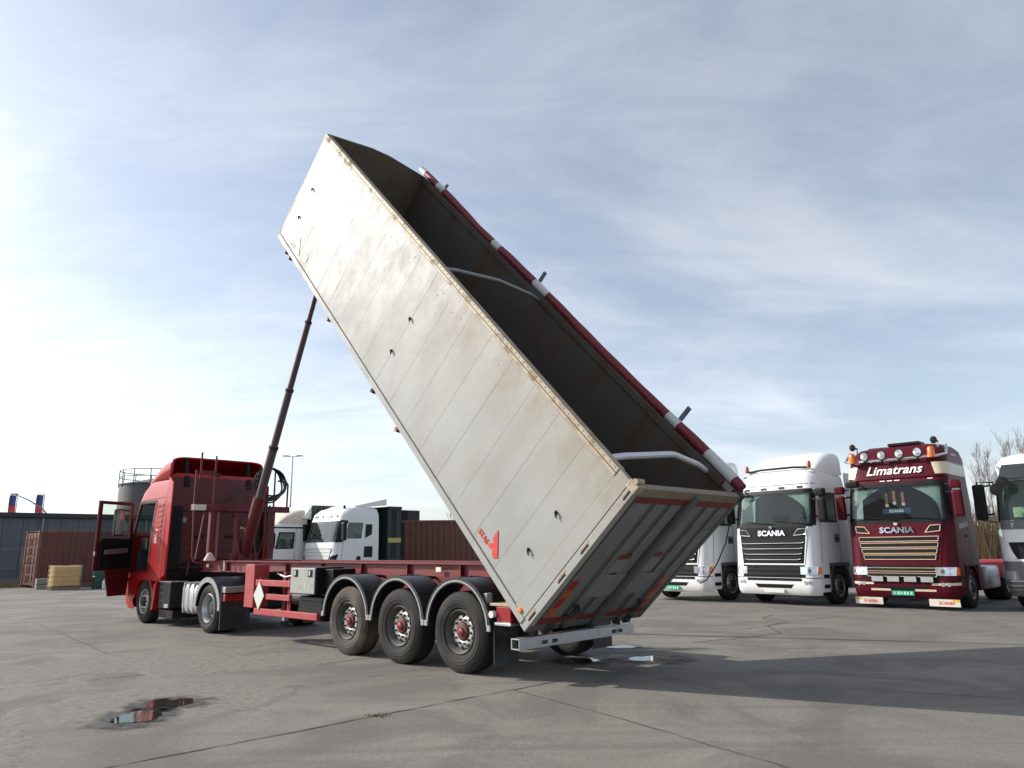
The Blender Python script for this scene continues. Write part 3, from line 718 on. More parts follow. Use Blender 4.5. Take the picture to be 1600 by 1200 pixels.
# ------------------------------------------------------------------ truck cabs
def lerp(a, b, t): return a+(b-a)*t
class Surf:
    """cab skin: rounded-rectangle sections stacked in z; c runs from 0 (front centre) over the corner (1..2), side (2..3), rear corner (3..4), back (4..5); sign of c = side"""
    def __init__(s, levels): s.lv = levels          # (z, yf, yr, hw, rf, rr)
    def sec(s, z):
        L = s.lv
        if z <= L[0][0]: return L[0][1:]
        for i in range(len(L)-1):
            if z <= L[i+1][0]:
                t = (z-L[i][0])/(L[i+1][0]-L[i][0])
                return tuple(lerp(a, b, t) for a, b in zip(L[i][1:], L[i+1][1:]))
        return L[-1][1:]
    def raw(s, c, z):
        yf, yr, hw, rf, rr = s.sec(z); sg = 1 if c >= 0 else -1; a = abs(c)
        bul = 0.035                                  # slight bulge of the front
        if a <= 1:
            x = a*(hw-rf); y = yf - bul*(x/hw)**2
        elif a <= 2:
            t = (a-1)*math.pi/2; x = hw-rf+rf*math.sin(t); y = yf-rf+rf*math.cos(t) - bul*((hw-rf)/hw)**2*(1-(a-1))
        elif a <= 3:
            x = hw; y = lerp(yf-rf, yr+rr, a-2)
        elif a <= 4:
            t = (a-3)*math.pi/2; x = hw-rr+rr*math.cos(t); y = yr+rr-rr*math.sin(t)
        else:
            x = (hw-rr)*(5-a); y = yr
        return Vector((sg*x, y, z))
    def nrm(s, c, z):
        e = 0.02
        du = s.raw(c+e, z)-s.raw(c-e, z); dz = s.raw(c, z+0.02)-s.raw(c, z-0.02)
        n = dz.cross(du)
        n.normalize()
        p = s.raw(c, z)
        yf, yr = s.sec(z)[:2]
        ctr = Vector((0, (yf+yr)/2, z))
        if n.dot(p-ctr) < 0: n = -n
        return n
    def pt(s, c, z, off=0.0):
        p = s.raw(c, z)
        return p + s.nrm(c, z)*off if off else p
    def cy(s, y, z):
        """c on the side for a given y"""
        yf, yr, hw, rf, rr = s.sec(z)
        return 2+(yf-rf-y)/((yf-rf)-(yr+rr))
    def shell(s, mb, cs, zs, skip=None, cap=True):
        idx = {}
        for j, z in enumerate(zs):
            for i, c in enumerate(cs):
                idx[i, j] = len(mb.v); mb.v.append(tuple(s.raw(c, z)))
        for j in range(len(zs)-1):
            for i in range(len(cs)-1):
                cm, zm = (cs[i]+cs[i+1])/2, (zs[j]+zs[j+1])/2
                if skip and skip(cm, zm): continue
                mb.f.append((idx[i, j], idx[i+1, j], idx[i+1, j+1], idx[i, j+1]))
        if cap: mb.f.append(tuple(idx[i, len(zs)-1] for i in range(len(cs))))
        return mb
    def patch(s, quad, off=0.012, thick=0.02, nc=8, nz=4):
        """solid plate lying on the skin; quad = (c,z) bottom-left, bottom-right, top-right, top-left"""
        (a, b, c, d) = quad; mb = MB(); N = (nc+1)*(nz+1)
        for o_ in (off, off-thick):
            for j in range(nz+1):
                for i in range(nc+1):
                    u, v = i/nc, j/nz
                    cc = lerp(lerp(a[0], b[0], u), lerp(d[0], c[0], u), v); zz = lerp(lerp(a[1], b[1], u), lerp(d[1], c[1], u), v)
                    mb.v.append(tuple(s.pt(cc, zz, o_)))
        k = nc+1
        for j in range(nz):
            for i in range(nc):
                q = (j*k+i, j*k+i+1, (j+1)*k+i+1, (j+1)*k+i)
                mb.f.append(q); mb.f.append(tuple(N+t for t in q)[::-1])
        ring = [i for i in range(k)]+[j*k+nc for j in range(1, nz+1)]+[nz*k+i for i in range(nc-1, -1, -1)]+[j*k for j in range(nz-1, 0, -1)]
        for i in range(len(ring)):
            p, q = ring[i], ring[(i+1) % len(ring)]
            mb.f.append((p, N+p, N+q, q))
        return mb
    def line(s, path, r, off=0.02, sub=5, closed=False):
        pts = []
        pp = path+[path[0]] if closed else path
        for i in range(len(pp)-1):
            for k in range(sub):
                t = k/sub; pts.append(s.pt(lerp(pp[i][0], pp[i+1][0], t), lerp(pp[i][1], pp[i+1][1], t), off))
        pts.append(s.pt(pp[-1][0], pp[-1][1], off))
        return MB().tube(pts, r, 6, not closed)
def steps(a, b, n): return [a+(b-a)*i/n for i in range(n+1)]
def uniq(l):
    l = sorted(l); o = [l[0]]
    for x in l[1:]:
        if x-o[-1] > 1e-4: o.append(x)
    return o

def paint(name, col, dirty=0.2):
    return mat(name, col, 0.38, 0.0, var=0.06, scale=1.5, coat=0.08, spec=0.4, dirt=tuple(c*0.6+0.04 for c in col), dirt_amt=dirty, dirt_scale=1.6)

def rear_chassis(t, y_cab, axle, frame_mat, fender_mat, near=-1, length=None, tank_mat=None, rim=None):
    """frame rails, drive axle, mudguards, fifth wheel and tanks behind the cab"""
    ye = axle-1.05
    for x in (-0.42, 0.42):
        MB().box(x-0.035, x+0.035, ye, y_cab+0.9, 0.78, 1.02).build('frame_rail', frame_mat, t, 0)
    for x, s in ((-1.25, -1), (1.25, 1)):
        make_wheel(t, x, axle, 0.50, 0.50, 0.60, 'drive', s, rim or RIM, DARK)
        x0, x1 = (x-0.02, x+0.62) if s < 0 else (x-0.62, x+0.02)
        gd = MB().arc_band(x0, x1, axle, 0.50, 0.60, 0.625, 12, 168, 16).build('mudguard', fender_mat, t, 30)
        e0 = x0-0.012 if s < 0 else x1-0.004
        MB().arc_band(e0, e0+0.016, axle, 0.50, 0.54, 0.63, 12, 180, 16).build('guard_lip', mat('lip_grey', (0.17, 0.17, 0.175), 0.5, var=0.2, dirt=(0.28, 0.27, 0.25), dirt_amt=0.3), gd, 30)
        MB().box(x0, x1, axle-0.66, axle-0.635, 0.12, 0.66).build('mud_flap', GUARD, t, 0)
    MB().tube([(-0.8, axle, 0.5), (0.8, axle, 0.5)], 0.11, 12).build('drive_axle', DARK, t)
    MB().lathe([(1.05, 0.50), (1.12, 0.50), (1.14, 0.46), (1.14, 0.0)], 24, 'z', (0, axle+0.35, 0)).build('fifth_wheel', DARK, t)
    MB().box(-0.36, 0.36, ye+0.1, ye+0.22, 0.80, 1.0).build('rear_cross_member', frame_mat, t, 0)
    for x0, x1 in ((-1.22, -0.62), (0.62, 1.22)):
        MB().box(x0, x1, ye+0.05, ye+0.15, 0.80, 0.96).build('rear_lamp', REDLENS, t, 0, 0.01)
    y1 = y_cab-0.75; y0 = axle+0.72
    for x0, x1 in ((-1.22, -0.52), (0.52, 1.22)):
        MB().box(x0, x1, y0, y1, 0.38, 0.98).build('fuel_tank', tank_mat or STEEL, t, 30, 0.09)

def cab_interior(t, yw, zb, seat_z=1.35, w=1.1, back=-2.0):
    MB().box(-w, w, yw-0.75, yw-0.30, zb-0.35, zb-0.02).build('dashboard', TRIM, t, 0, 0.06)
    for x in (-0.58, 0.58):
        s = MB().box(x-0.26, x+0.26, yw-1.55, yw-1.05, seat_z-0.1, seat_z+0.12).build('seat', TRIM, t, 0, 0.06)
        MB().box(x-0.25, x+0.25, yw-1.68, yw-1.52, seat_z+0.1, seat_z+0.98).build('seat_back', TRIM, s, 0, 0.06)
    pts = [(-0.58+0.22*math.cos(a), yw-0.86+0.10*math.sin(a), zb-0.02+0.2*math.sin(a)) for a in steps(0, 2*math.pi, 18)]
    MB().tube(pts, 0.018, 6, False).build('steering_wheel', BLACK, t)

def mirror(t, sx, y, z0, z1, shell_mat, x_in=1.22, wide=0.22):
    """big rear-view mirror on two arms; sx = side"""
    x = sx*(x_in+0.20)
    m = MB().box(x-wide/2, x+wide/2, y-0.07, y+0.10, z0, z1).build('mirror', shell_mat, t, 0, 0.05)
    MB().box(x-wide/2+0.025, x+wide/2-0.025, y-0.078, y-0.071, z0+0.04, z1-0.04).build('mirror_glass', CHROME, m, 0)
    for z in (z1-0.06, z0+0.10):
        MB().tube([(sx*(x_in-0.06), y-0.02, z+0.03), (x, y, z)], 0.022, 6).build('mirror_arm', BLACK, m)
    return m

def front_axle(t, ya, rim, style='steer'):
    for x, s in ((-1.24, -1), (1.24, 1)):
        make_wheel(t, x, ya, 0.50, 0.50, 0.32, style, s, rim, DARK)
    MB().tube([(-1.0, ya, 0.45), (1.0, ya, 0.45)], 0.06, 8).build('front_axle', DARK, t)

def r_cab(t, body, accent, roof_levels, o):
    """European long-haul cab of the R type: tapering black grille between corner panels, flat screen"""
    grey = mat('sill_grey', (0.10, 0.10, 0.105), 0.5, var=0.15, dirt=(0.2, 0.19, 0.17), dirt_amt=0.3)
    dark = o.get('dark', mat('grille_black', (0.013, 0.013, 0.014), 0.5, var=0.2, spec=0.12, dirt=(0.035, 0.033, 0.03), dirt_amt=0.25))
    S_notch = ((-0.52, 0.465), (0.52, 0.465), (0.62, 0.565), (-0.62, 0.565))
    yr = -2.28
    lv = [(0.28, -0.10, yr, 1.20, 0.26, 0.05), (0.36, -0.03, yr, 1.235, 0.28, 0.05), (0.50, 0.0, yr, 1.25, 0.30, 0.05), (0.78, 0.0, yr, 1.25, 0.31, 0.05), (1.10, -0.035, yr, 1.25, 0.32, 0.05),
          (1.50, -0.075, yr, 1.25, 0.33, 0.05), (2.02, -0.13, yr, 1.25, 0.33, 0.05), (2.45, -0.23, yr, 1.24, 0.33, 0.05), (2.86, -0.36, yr, 1.22, 0.33, 0.05)]+roof_levels
    S = Surf(lv); ztop = lv[-1][0]
    zb, zt = 2.03, 2.84
    ws = 1.42                                           # screen wraps to this c
    sw0, sw1 = 2.05, 2.55
    cs = uniq(steps(-5, -4, 3)+steps(-4, -3, 3)+steps(-3, -2, 8)+steps(-2, -1, 8)+steps(-1, 1, 12)+steps(1, 2, 8)+steps(2, 3, 8)+steps(3, 4, 3)+steps(4, 5, 3)+[-ws, ws, -sw0, sw0, -sw1, sw1])
    zs = uniq(steps(1.08, zb, 6)+steps(zb, zt, 5)+[l[0] for l in lv if l[0] > zt]+[2.12, 2.78])
    def skip(c, z):
        if zb < z < zt and abs(c) < ws: return True
        if 2.12 < z < 2.78 and sw0 < abs(c) < sw1: return True
    sh = MB(); S.shell(sh, cs, zs, skip)
    shell = sh.build('cab_shell', body, t, 38, fix=True)
    S.patch(((-ws, zb), (ws, zb), (ws, zt), (-ws, zt)), 0.0, 0.006, 20, 4).build('windscreen', GLASS, t, 50)
    # black surround of the screen
    for q in (((-ws-0.12, zt-0.03), (ws+0.12, zt-0.03), (ws+0.10, zt+0.06), (-ws-0.10, zt+0.06)), ((-ws-0.1, zb-0.05), (ws+0.1, zb-0.05), (ws+0.1, zb+0.03), (-ws-0.1, zb+0.03))):
        S.patch(q, 0.010, 0.014, 20, 1).build('screen_surround', BLACK, t, 50)
    for sg in (-1, 1):
        S.patch(((sg*ws, zb-0.02), (sg*(ws+0.3), zb-0.02), (sg*(ws+0.3), zt+0.02), (sg*ws, zt+0.02)), 0.008, 0.012, 4, 4).build('screen_pillar', BLACK if o.get('blackpillar', True) else body, t, 50)
        S.patch(((sg*sw0, 2.12), (sg*sw1, 2.12), (sg*sw1, 2.78), (sg*sw0, 2.78)), 0.0, 0.006, 6, 3).build('side_window', GLASS, t, 50)
        for q in (((sg*(sw0-0.03), 2.08), (sg*(sw1+0.02), 2.08), (sg*(sw1+0.02), 2.13), (sg*(sw0-0.03), 2.13)), ((sg*(sw0-0.03), 2.77), (sg*(sw1+0.02), 2.77), (sg*(sw1+0.02), 2.81), (sg*(sw0-0.03), 2.81)),
                  ((sg*(sw1-0.01), 2.08), (sg*(sw1+0.03), 2.08), (sg*(sw1+0.03), 2.81), (sg*(sw1-0.01), 2.81)), ((sg*(sw0-0.04), 2.08), (sg*(sw0+0.01), 2.08), (sg*(sw0+0.01), 2.81), (sg*(sw0-0.04), 2.81))):
            S.patch(q, 0.009, 0.012, 4, 3).build('window_frame', BLACK, t, 50)
        # door shut lines and handle
        for c0 in (2.02, 2.62):
            S.patch(((sg*c0, 1.12), (sg*(c0+0.008), 1.12), (sg*(c0+0.008), 2.84), (sg*c0, 2.84)), 0.003, 0.006, 1, 6).build('door_gap', BLACK, t, 0)
        S.patch(((sg*2.50, 1.66), (sg*2.59, 1.66), (sg*2.59, 1.72), (sg*2.50, 1.72)), 0.03, 0.03, 2, 1).build('door_handle', BLACK, t, 0)
        S.patch(((sg*2.46, 1.60), (sg*2.61, 1.60), (sg*2.61, 1.80), (sg*2.46, 1.80)), 0.004, 0.008, 2, 1).build('handle_recess', grey, t, 0)
        # front corner: bumper side, step, wheel arch and rear skirt
        S.patch(((sg*2.0, 0.36), (sg*2.24, 0.36), (sg*2.24, 1.08), (sg*2.0, 1.08)), 0.0, 0.03, 3, 4).build('bumper_side', body if o.get('bumper_body', True) else grey, t, 40)
        for z in (0.46, 0.72):
            S.patch(((sg*2.05, z), (sg*2.22, z), (sg*2.22, z+0.10), (sg*2.05, z+0.10)), 0.006, 0.02, 2, 1).build('step', BLACK, t, 0)
        x0, x1 = (-1.262, -0.85) if sg < 0 else (0.85, 1.262)
        MB().arc_band(x0, x1, -1.37, 0.52, 0.575, 0.61, -8, 188, 18).build('wheel_arch', o.get('arch', grey), t, 30)
        MB().box(x0, x1, yr, -1.99, 0.40, 1.10).build('side_skirt', body, t, 0, 0.02)
        MB().box(x0, x1, -1.98, -0.78, 1.03, 1.12).build('arch_fill', o.get('arch', grey), t, 0, 0.01)
    MB().box(-0.84, 0.84, yr+0.1, -0.4, 0.62, 1.10).build('engine_block', DARK, t, 0, 0.03)
    # bumper, lamps
    bz = 0.74
    bm = MB(); S.shell(bm, uniq(steps(-2, -1, 6)+steps(-1, 1, 8)+steps(1, 2, 6)), [0.28, 0.36, 0.5, 0.62, bz], cap=False)
    bum = bm.build('bumper', o.get('bumper', body), t, 40)
    S.patch(((-0.98, 0.56), (0.98, 0.56), (1.02, 1.12), (-1.02, 1.12)), -0.004, 0.02, 10, 3).build('lower_grille', dark, t, 40)
    S.patch(S_notch, 0.006, 0.012, 8, 2).build('bumper_intake', dark, t, 40)
    for sg in (-1, 1):
        S.patch(((sg*1.0, bz-0.01), (sg*1.98, bz-0.01), (sg*1.98, 1.09), (sg*1.0, 1.09)), 0.0, 0.02, 6, 3).build('corner_panel', body, t, 40)
        hl = S.patch(((sg*0.86, 0.83), (sg*1.62, 0.83), (sg*1.72, 1.03), (sg*0.86, 1.03)), 0.016, 0.02, 6, 2).build('headlight', LENS, t, 40)
        S.patch(((sg*1.62, 0.83), (sg*1.95, 0.84), (sg*1.95, 1.02), (sg*1.72, 1.03)), 0.015, 0.02, 3, 2).build('indicator', o.get('ind', ORANGE), hl, 40)
        for cc in (1.05, 1.22, 1.42):
            p = S.pt(sg*cc, 0.93, 0.016); n = S.nrm(sg*cc, 0.93)
            MB().tube([p-n*0.005, p+n*0.006], 0.055 if cc < 1.4 else 0.04, 14).build('headlight_reflector', CHROME, hl, 30)
        for cc, rr in ((0.98, 0.05), (1.22, 0.05)):
            p = S.pt(sg*cc, 0.62, 0.0); n = S.nrm(sg*cc, 0.62)
            MB().tube([p-n*0.01, p+n*0.014], rr, 14).build('fog_lamp', LENS, t, 30)
        S.patch(((sg*0.99, bz-0.012), (sg*1.99, bz-0.012), (sg*1.99, bz+0.006), (sg*0.99, bz+0.006)), 0.003, 0.006, 6, 1).build('panel_gap', BLACK, t, 0)
        # corner panels beside the grille and small air inlet with bright edge
        S.patch(((sg*0.98, 1.10), (sg*1.02, 1.10), (sg*1.28, 1.98), (sg*1.20, 1.98)), 0.014, 0.02, 2, 6).build('grille_edge', body, t, 40)
        inl = [(sg*0.72, 1.77), (sg*1.14, 1.80), (sg*1.18, 1.93), (sg*0.86, 1.92)]
        S.patch(tuple(inl), 0.022, 0.02, 3, 2).build('air_inlet', BLACK, t, 40)
        S.line(inl, 0.011, 0.026, 3, True).build('inlet_trim', accent, t, 40)
    # upper grille: black plate, slats with bright edges
    S.patch(((-0.99, 1.12), (0.99, 1.12), (1.22, 1.985), (-1.22, 1.985)), 0.008, 0.02, 12, 6).build('grille_panel', o.get('grille', dark), t, 40)
    for k, z in enumerate((1.20, 1.33, 1.46, 1.59)):
        wdt = 0.90+0.045*k
        sl = S.patch(((-wdt, z), (wdt, z), (wdt+0.02, z+0.085), (-wdt-0.02, z+0.085)), 0.032, 0.03, 12, 1).build('grille_slat', BLACK, t, 0)
        if o.get('outline'):
            S.line([(-wdt, z), (wdt, z), (wdt+0.03, z+0.095), (-wdt-0.03, z+0.095)], 0.009, 0.034, 6, True).build('slat_outline', accent, sl, 40)
        else:
            S.line([(-wdt-0.01, z+0.02), (-wdt+0.1, z), (wdt-0.1, z), (wdt+0.01, z+0.02)], 0.008, 0.036, 6).build('slat_trim', accent, sl, 40)
    for k, z in enumerate((0.66, 0.80, 0.93)):
        sl = S.patch(((-0.86, z), (0.86, z), (0.86, z+0.07), (-0.86, z+0.07)), 0.012, 0.02, 10, 1).build('grille_slat', BLACK, t, 0)
        if o.get('outline') and k > 0:
            S.line([(-0.86, z), (0.86, z), (0.88, z+0.08), (-0.88, z+0.08)], 0.008, 0.016, 6, True).build('slat_outline', accent, sl, 40)
    p = S.pt(0, 1.83, 0.03); n = S.nrm(0, 1.83)
    rx = math.atan2(n.z, n.y)
    text_mesh('grille_lettering', 'SCANIA', 0.20, CHROME, t, p, (R(90)-rx, 0, math.pi), 0.008, bold=0.008, spacing=1.05, sx=1.12)
    MB().box(-0.045, 0.045, p.y-0.005, p.y+0.02, 1.94, 2.0).build('grille_badge', CHROME, t, 0, 0.008)
    text_mesh('model_lettering', 'R 500', 0.06, CHROME, t, S.pt(0.62, 1.02, 0.022), (R(90), 0, math.pi), 0.003, bold=0.002)
    # number plate
    pm = o.get('plate')
    if pm:
        MB().box(-0.26, 0.26, 0.008, 0.022, 0.345, 0.455).build('number_plate', mat('plate_green', (0.02, 0.33, 0.20), 0.4, var=0.05), t, 0)
        for k, (xx, ww, hh) in enumerate(((-0.20, 0.04, 0.07), (-0.12, 0.035, 0.06), (-0.05, 0.05, 0.07), (0.03, 0.03, 0.065), (0.10, 0.045, 0.07), (0.19, 0.03, 0.06))):   # the characters are too blurred to read
            MB().box(xx-ww/2, xx+ww/2, 0.0225, 0.0235, 0.40-hh/2, 0.40+hh/2).build('plate_mark', mat('plate_mark_pale', (0.45, 0.66, 0.55), 0.5), t, 0)
    else:
        MB().box(-0.30, 0.30, 0.008, 0.020, 0.335, 0.445).build('plate_holder', mat('holder_white', (0.62, 0.62, 0.6), 0.5), t, 0, 0.004)
    # wipers
    for x0, x1 in ((-0.95, -0.15), (-0.05, 0.80)):
        MB().tube([S.pt(x0/0.92, zb+0.02, 0.03), S.pt((x0+x1)/2/0.92, zb+0.05, 0.035), S.pt(x1/0.92, zb+0.10, 0.03)], 0.010, 5).build('wiper', BLACK, t)
    for sg in (-1, 1):
        mirror(t, sg, -0.38, 2.10, 2.66, o.get('mirror', BLACK)); 
        ms = MB().box(sg*1.42-0.12, sg*1.42+0.12, -0.44, -0.24, 2.70, 2.88).build('wide_angle_mirror', o.get('mirror', BLACK), t, 0, 0.04)
        MB().tube([(sg*1.18, -0.40, 2.80), (sg*1.42, -0.34, 2.79)], 0.02, 6).build('mirror_arm', BLACK, ms)
    pm2 = MB().box(0.80, 1.12, -0.16, 0.02, 2.82, 2.96).build('kerb_mirror', BLACK, t, 0, 0.04)
    MB().tube([(0.95, -0.40, 2.95), (0.95, -0.12, 2.92)], 0.018, 6).build('mirror_arm', BLACK, pm2)
    cab_interior(t, -0.15, zb)
    front_axle(t, -1.37, RIM)
    # curtains drawn to the sides inside the screen
    if o.get('curtain'):
        for sg in (-1, 1):
            rows = []
            for j in range(7):
                v = j/6
                row = []
                for i in range(9):
                    u = i/8
                    reach = lerp(1.34, 0.42 if v > 0.99 else lerp(1.25, 0.42, v**2.2), 1)
                    cc = lerp(1.36, reach, u)
                    zz = lerp(zb+0.04, zt-0.03, v)
                    row.append(S.pt(sg*cc, zz, -0.07+0.012*math.sin(u*26)))
                rows.append(row)
            MB().grid(rows).build('curtain', CLOTH, t, 60)
    return S

def deflector(t, m_, y0, y1, z0, z1, hw):
    """roof air deflector: rounded wedge rising to the rear, open at the back"""
    rows = []
    for j in range(9):
        v = j/8; y = lerp(y0, y1, v)
        h = z0+(z1-z0)*(1-(1-v)**2.0)
        row = []
        for i in range(15):
            a = math.pi*i/14
            cx = math.cos(a); sx_ = math.sin(a)
            x = hw*(0.94+0.06*v)*(abs(cx)**0.35)*(1 if cx >= 0 else -1)
            row.append((x, y, z0-0.06+(h-z0+0.06)*(sx_**0.38)))
        rows.append(row)
    return MB().grid(rows).build('roof_deflector', m_, t, 45)

def stretch(t, z0=1.1, k=1.14):
    """taller cab: everything of the thing above z0 grows by k, wheels stay"""
    f = lambda z: z if z <= z0 else z0+(z-z0)*k
    def walk(o_):
        for ch in list(o_.children):
            if ch.name.startswith('wheel') and 'arch' not in ch.name: continue
            if ch.rotation_euler.x or ch.rotation_euler.z: ch.location.z = f(ch.location.z)
            elif ch.data and ch.data.users == 1:
                for v in ch.data.vertices: v.co.z = f(v.co.z)
            walk(ch)
    walk(t)
def place(x, y, al): return (x, y, 0), math.pi-al

WHITE = paint('truck_white', (0.74, 0.74, 0.73), 0.12)
MAROON = mat('truck_maroon', (0.085, 0.005, 0.013), 0.42, 0.0, var=0.1, scale=2, spec=0.16, dirt=(0.07, 0.022, 0.026), dirt_amt=0.15, dirt_scale=1.5)
CREAM = mat('stripe_cream', (0.72, 0.60, 0.42), 0.35, var=0.06, coat=0.3)
GOLD = mat('outline_cream', (0.62, 0.45, 0.30), 0.4, var=0.05)
FRAMEGREY = mat('frame_grey', (0.06, 0.06, 0.062), 0.55, var=0.2, dirt=(0.15, 0.13, 0.11), dirt_amt=0.3)
ROOF_W = [(3.02, -0.40, -2.28, 1.21, 0.36, 0.06), (3.22, -0.50, -2.28, 1.18, 0.42, 0.08), (3.36, -0.66, -2.25, 1.10, 0.45, 0.12), (3.44, -0.86, -2.2, 0.98, 0.45, 0.16), (3.48, -1.1, -2.1, 0.8, 0.4, 0.2)]
def white_r(name, label, x, y, al, plate=None, group=None):
    loc, rz = place(x, y, al)
    t = thing(name, label, 'truck', loc, rz, group)
    S = r_cab(t, WHITE, CHROME, ROOF_W, dict(plate=plate, curtain=True))
    deflector(t, WHITE, -0.72, -2.26, 3.34, 3.93, 1.18)
    S.patch(((-1.7, 3.015), (1.7, 3.015), (1.7, 3.03), (-1.7, 3.03)), 0.004, 0.008, 16, 1).build('roof_joint', BLACK, t, 0)
    for c in (-0.95, -0.32, 0.32, 0.95):
        S.patch(((c-0.10, 2.92), (c+0.10, 2.92), (c+0.10, 2.97), (c-0.10, 2.97)), 0.014, 0.02, 2, 1).build('roof_marker', BLACK, t, 0)
    bar = MB().tube([(-0.95, -0.78, 3.44), (-0.5, -0.72, 3.47), (0.5, -0.72, 3.47), (0.95, -0.78, 3.44)], 0.03, 6).build('lamp_rail', BLACK, t)
    for x_ in (-0.98, 0.98):
        MB().lathe([(3.42, 0.06), (3.56, 0.055), (3.60, 0.03), (3.60, 0.0)], 12, 'z', (x_, -0.74, 0)).build('beacon', mat('beacon_dark_orange', (0.35, 0.07, 0.02), 0.3), t)
    for sg in (-1, 1):                       # side fairings behind the cab
        MB().box(sg*1.23-0.02, sg*1.23+0.02, -2.85, -2.29, 0.95, 3.35).build('side_fairing', WHITE, t, 0, 0.015)
    stretch(t)
    rear_chassis(t, -2.28, -5.05, FRAMEGREY, GUARD)
    return t, S
# ------------------------------------------------------------------ parked trucks on the right
t1, S1 = white_r('tractor_unit', 'white tractor truck with black grille parked beside the maroon truck', 7.2, 20.95, R(48.7))
S1.patch(((2.3, 1.24), (2.38, 1.24), (2.38, 1.46), (2.3, 1.46)), 0.003, 0.006, 2, 2).build('door_sticker', mat('sticker_yellow', (0.6, 0.42, 0.05), 0.5, var=0.4, scale=30), t1, 0)
t0, S0 = white_r('tractor_unit', 'white tractor truck half hidden behind the raised tipper body, green number plate', 4.82, 23.05, R(48.7), plate=True)

# maroon show truck with roof sign, lamps and horns
loc, rz = place(9.76, 19.02, R(45))
tm = thing('tractor_unit', 'maroon tractor truck with white script roof sign, four roof lamps and cream stripes', 'truck', loc, rz)
ROOF_M = [(3.0, -0.40, -2.28, 1.22, 0.30, 0.06), (3.42, -0.52, -2.28, 1.21, 0.34, 0.07), (3.62, -0.64, -2.26, 1.16, 0.38, 0.1), (3.74, -0.84, -2.22, 1.04, 0.40, 0.14), (3.79, -1.1, -2.12, 0.85, 0.4, 0.2)]
SM = r_cab(tm, MAROON, GOLD, ROOF_M, dict(plate=True, outline=True, grille=MAROON, mirror=MAROON, curtain=True, arch=MAROON))
sign = SM.patch(((-1.55, 2.99), (1.55, 2.99), (1.5, 3.34), (-1.5, 3.34)), 0.035, 0.05, 18, 3).build('roof_sign', MAROON, tm, 40)
p = SM.pt(0, 3.165, 0.05); n = SM.nrm(0, 3.165)
text_mesh('sign_lettering', 'Limatrans', 0.335, mat('sign_white', (0.82, 0.78, 0.72), 0.45), tm, p, (R(90)-math.atan2(n.z, n.y), 0, math.pi), 0.005, shear=0.32, bold=0.006, spacing=1.02, sx=1.02)
for sg in (-1, 1):
    SM.patch(((sg*1.14, 3.03), (sg*1.72, 3.03), (sg*1.72, 3.30), (sg*1.04, 3.30)), 0.045, 0.02, 5, 2).build('sign_panel', CREAM, tm, 40)
    SM.patch(((sg*1.74, 3.03), (sg*2.95, 3.03), (sg*2.95, 3.28), (sg*1.74, 3.30)), 0.006, 0.012, 10, 2).build('side_stripe', mat('stripe_grey_cream', (0.42, 0.38, 0.33), 0.4, var=0.06, coat=0.3), tm, 40)
    SM.line([(sg*1.74, 3.315), (sg*2.95, 3.295)], 0.006, 0.008, 10).build('stripe_line', CREAM, tm)
    SM.patch(((sg*2.2, 1.84), (sg*2.66, 1.90), (sg*2.66, 2.02), (sg*2.2, 1.95)), 0.005, 0.01, 4, 1).build('door_script', mat('script_grey', (0.35, 0.32, 0.30), 0.5, var=0.4, scale=30), tm, 0)
    SM.patch(((sg*2.28, 3.48), (sg*2.62, 3.48), (sg*2.62, 3.54), (sg*2.28, 3.54)), 0.004, 0.008, 4, 1).build('roof_script', MATS['script_grey'], tm, 0)
    MB().lathe([(0, 0.0), (0, 0.02), (0.30, 0.03), (0.36, 0.085), (0.37, 0.0)], 14, 'y', (sg*1.02, -0.92, 3.80)).build('air_horn', BLACK, tm, 40)
    MB().tube([(sg*1.02, -0.85, 3.80), (sg*1.02, -0.9, 3.66)], 0.018, 6).build('horn_stand', CHROME, tm)
    bcn = MB().lathe([(3.42, 0.085), (3.46, 0.09), (3.60, 0.08), (3.64, 0.05), (3.64, 0.0)], 14, 'z', (sg*0.98, -0.34, 0)).build('beacon', ORANGE, tm)
    MB().lathe([(3.40, 0.095), (3.44, 0.095)], 14, 'z', (sg*0.98, -0.34, 0)).build('beacon_base', ORANGE, bcn)
MB().tube([SM.pt(-1.8, 3.62, 0.10), SM.pt(-1.6, 3.42, 0.15), SM.pt(-1.3, 3.39, 0.16), SM.pt(-0.6, 3.385, 0.14), SM.pt(0.6, 3.385, 0.14), SM.pt(1.3, 3.39, 0.16), SM.pt(1.6, 3.42, 0.15), SM.pt(1.8, 3.62, 0.10)], 0.032, 10).build('lamp_bar', CHROME, tm, 40)
for x_ in (-0.66, -0.22, 0.22, 0.66):
    rl = MB().lathe([(-0.10, 0.05), (-0.02, 0.115), (0.02, 0.118), (0.02, 0.10), (0.012, 0.0)], 18, 'y', (x_, -0.34, 3.54)).build('roof_lamp', BLACK, tm, 40)
    MB().lathe([(0.014, 0.0), (0.014, 0.098), (0.024, 0.095), (0.034, 0.0)], 18, 'y', (x_, -0.34, 3.54)).build('lamp_lens', LENS, rl, 40)
    MB().box(x_-0.012, x_+0.012, -0.40, -0.30, 3.38, 3.43).build('lamp_foot', BLACK, rl, 0)
for x0_, x1_, y_ in ((-0.55, 0.25, -1.0), (0.5, 1.0, -1.7)):
    MB().box(x0_, x1_, y_-0.5, y_, 3.79, 3.86).build('roof_hatch', BLACK, tm, 0, 0.02)
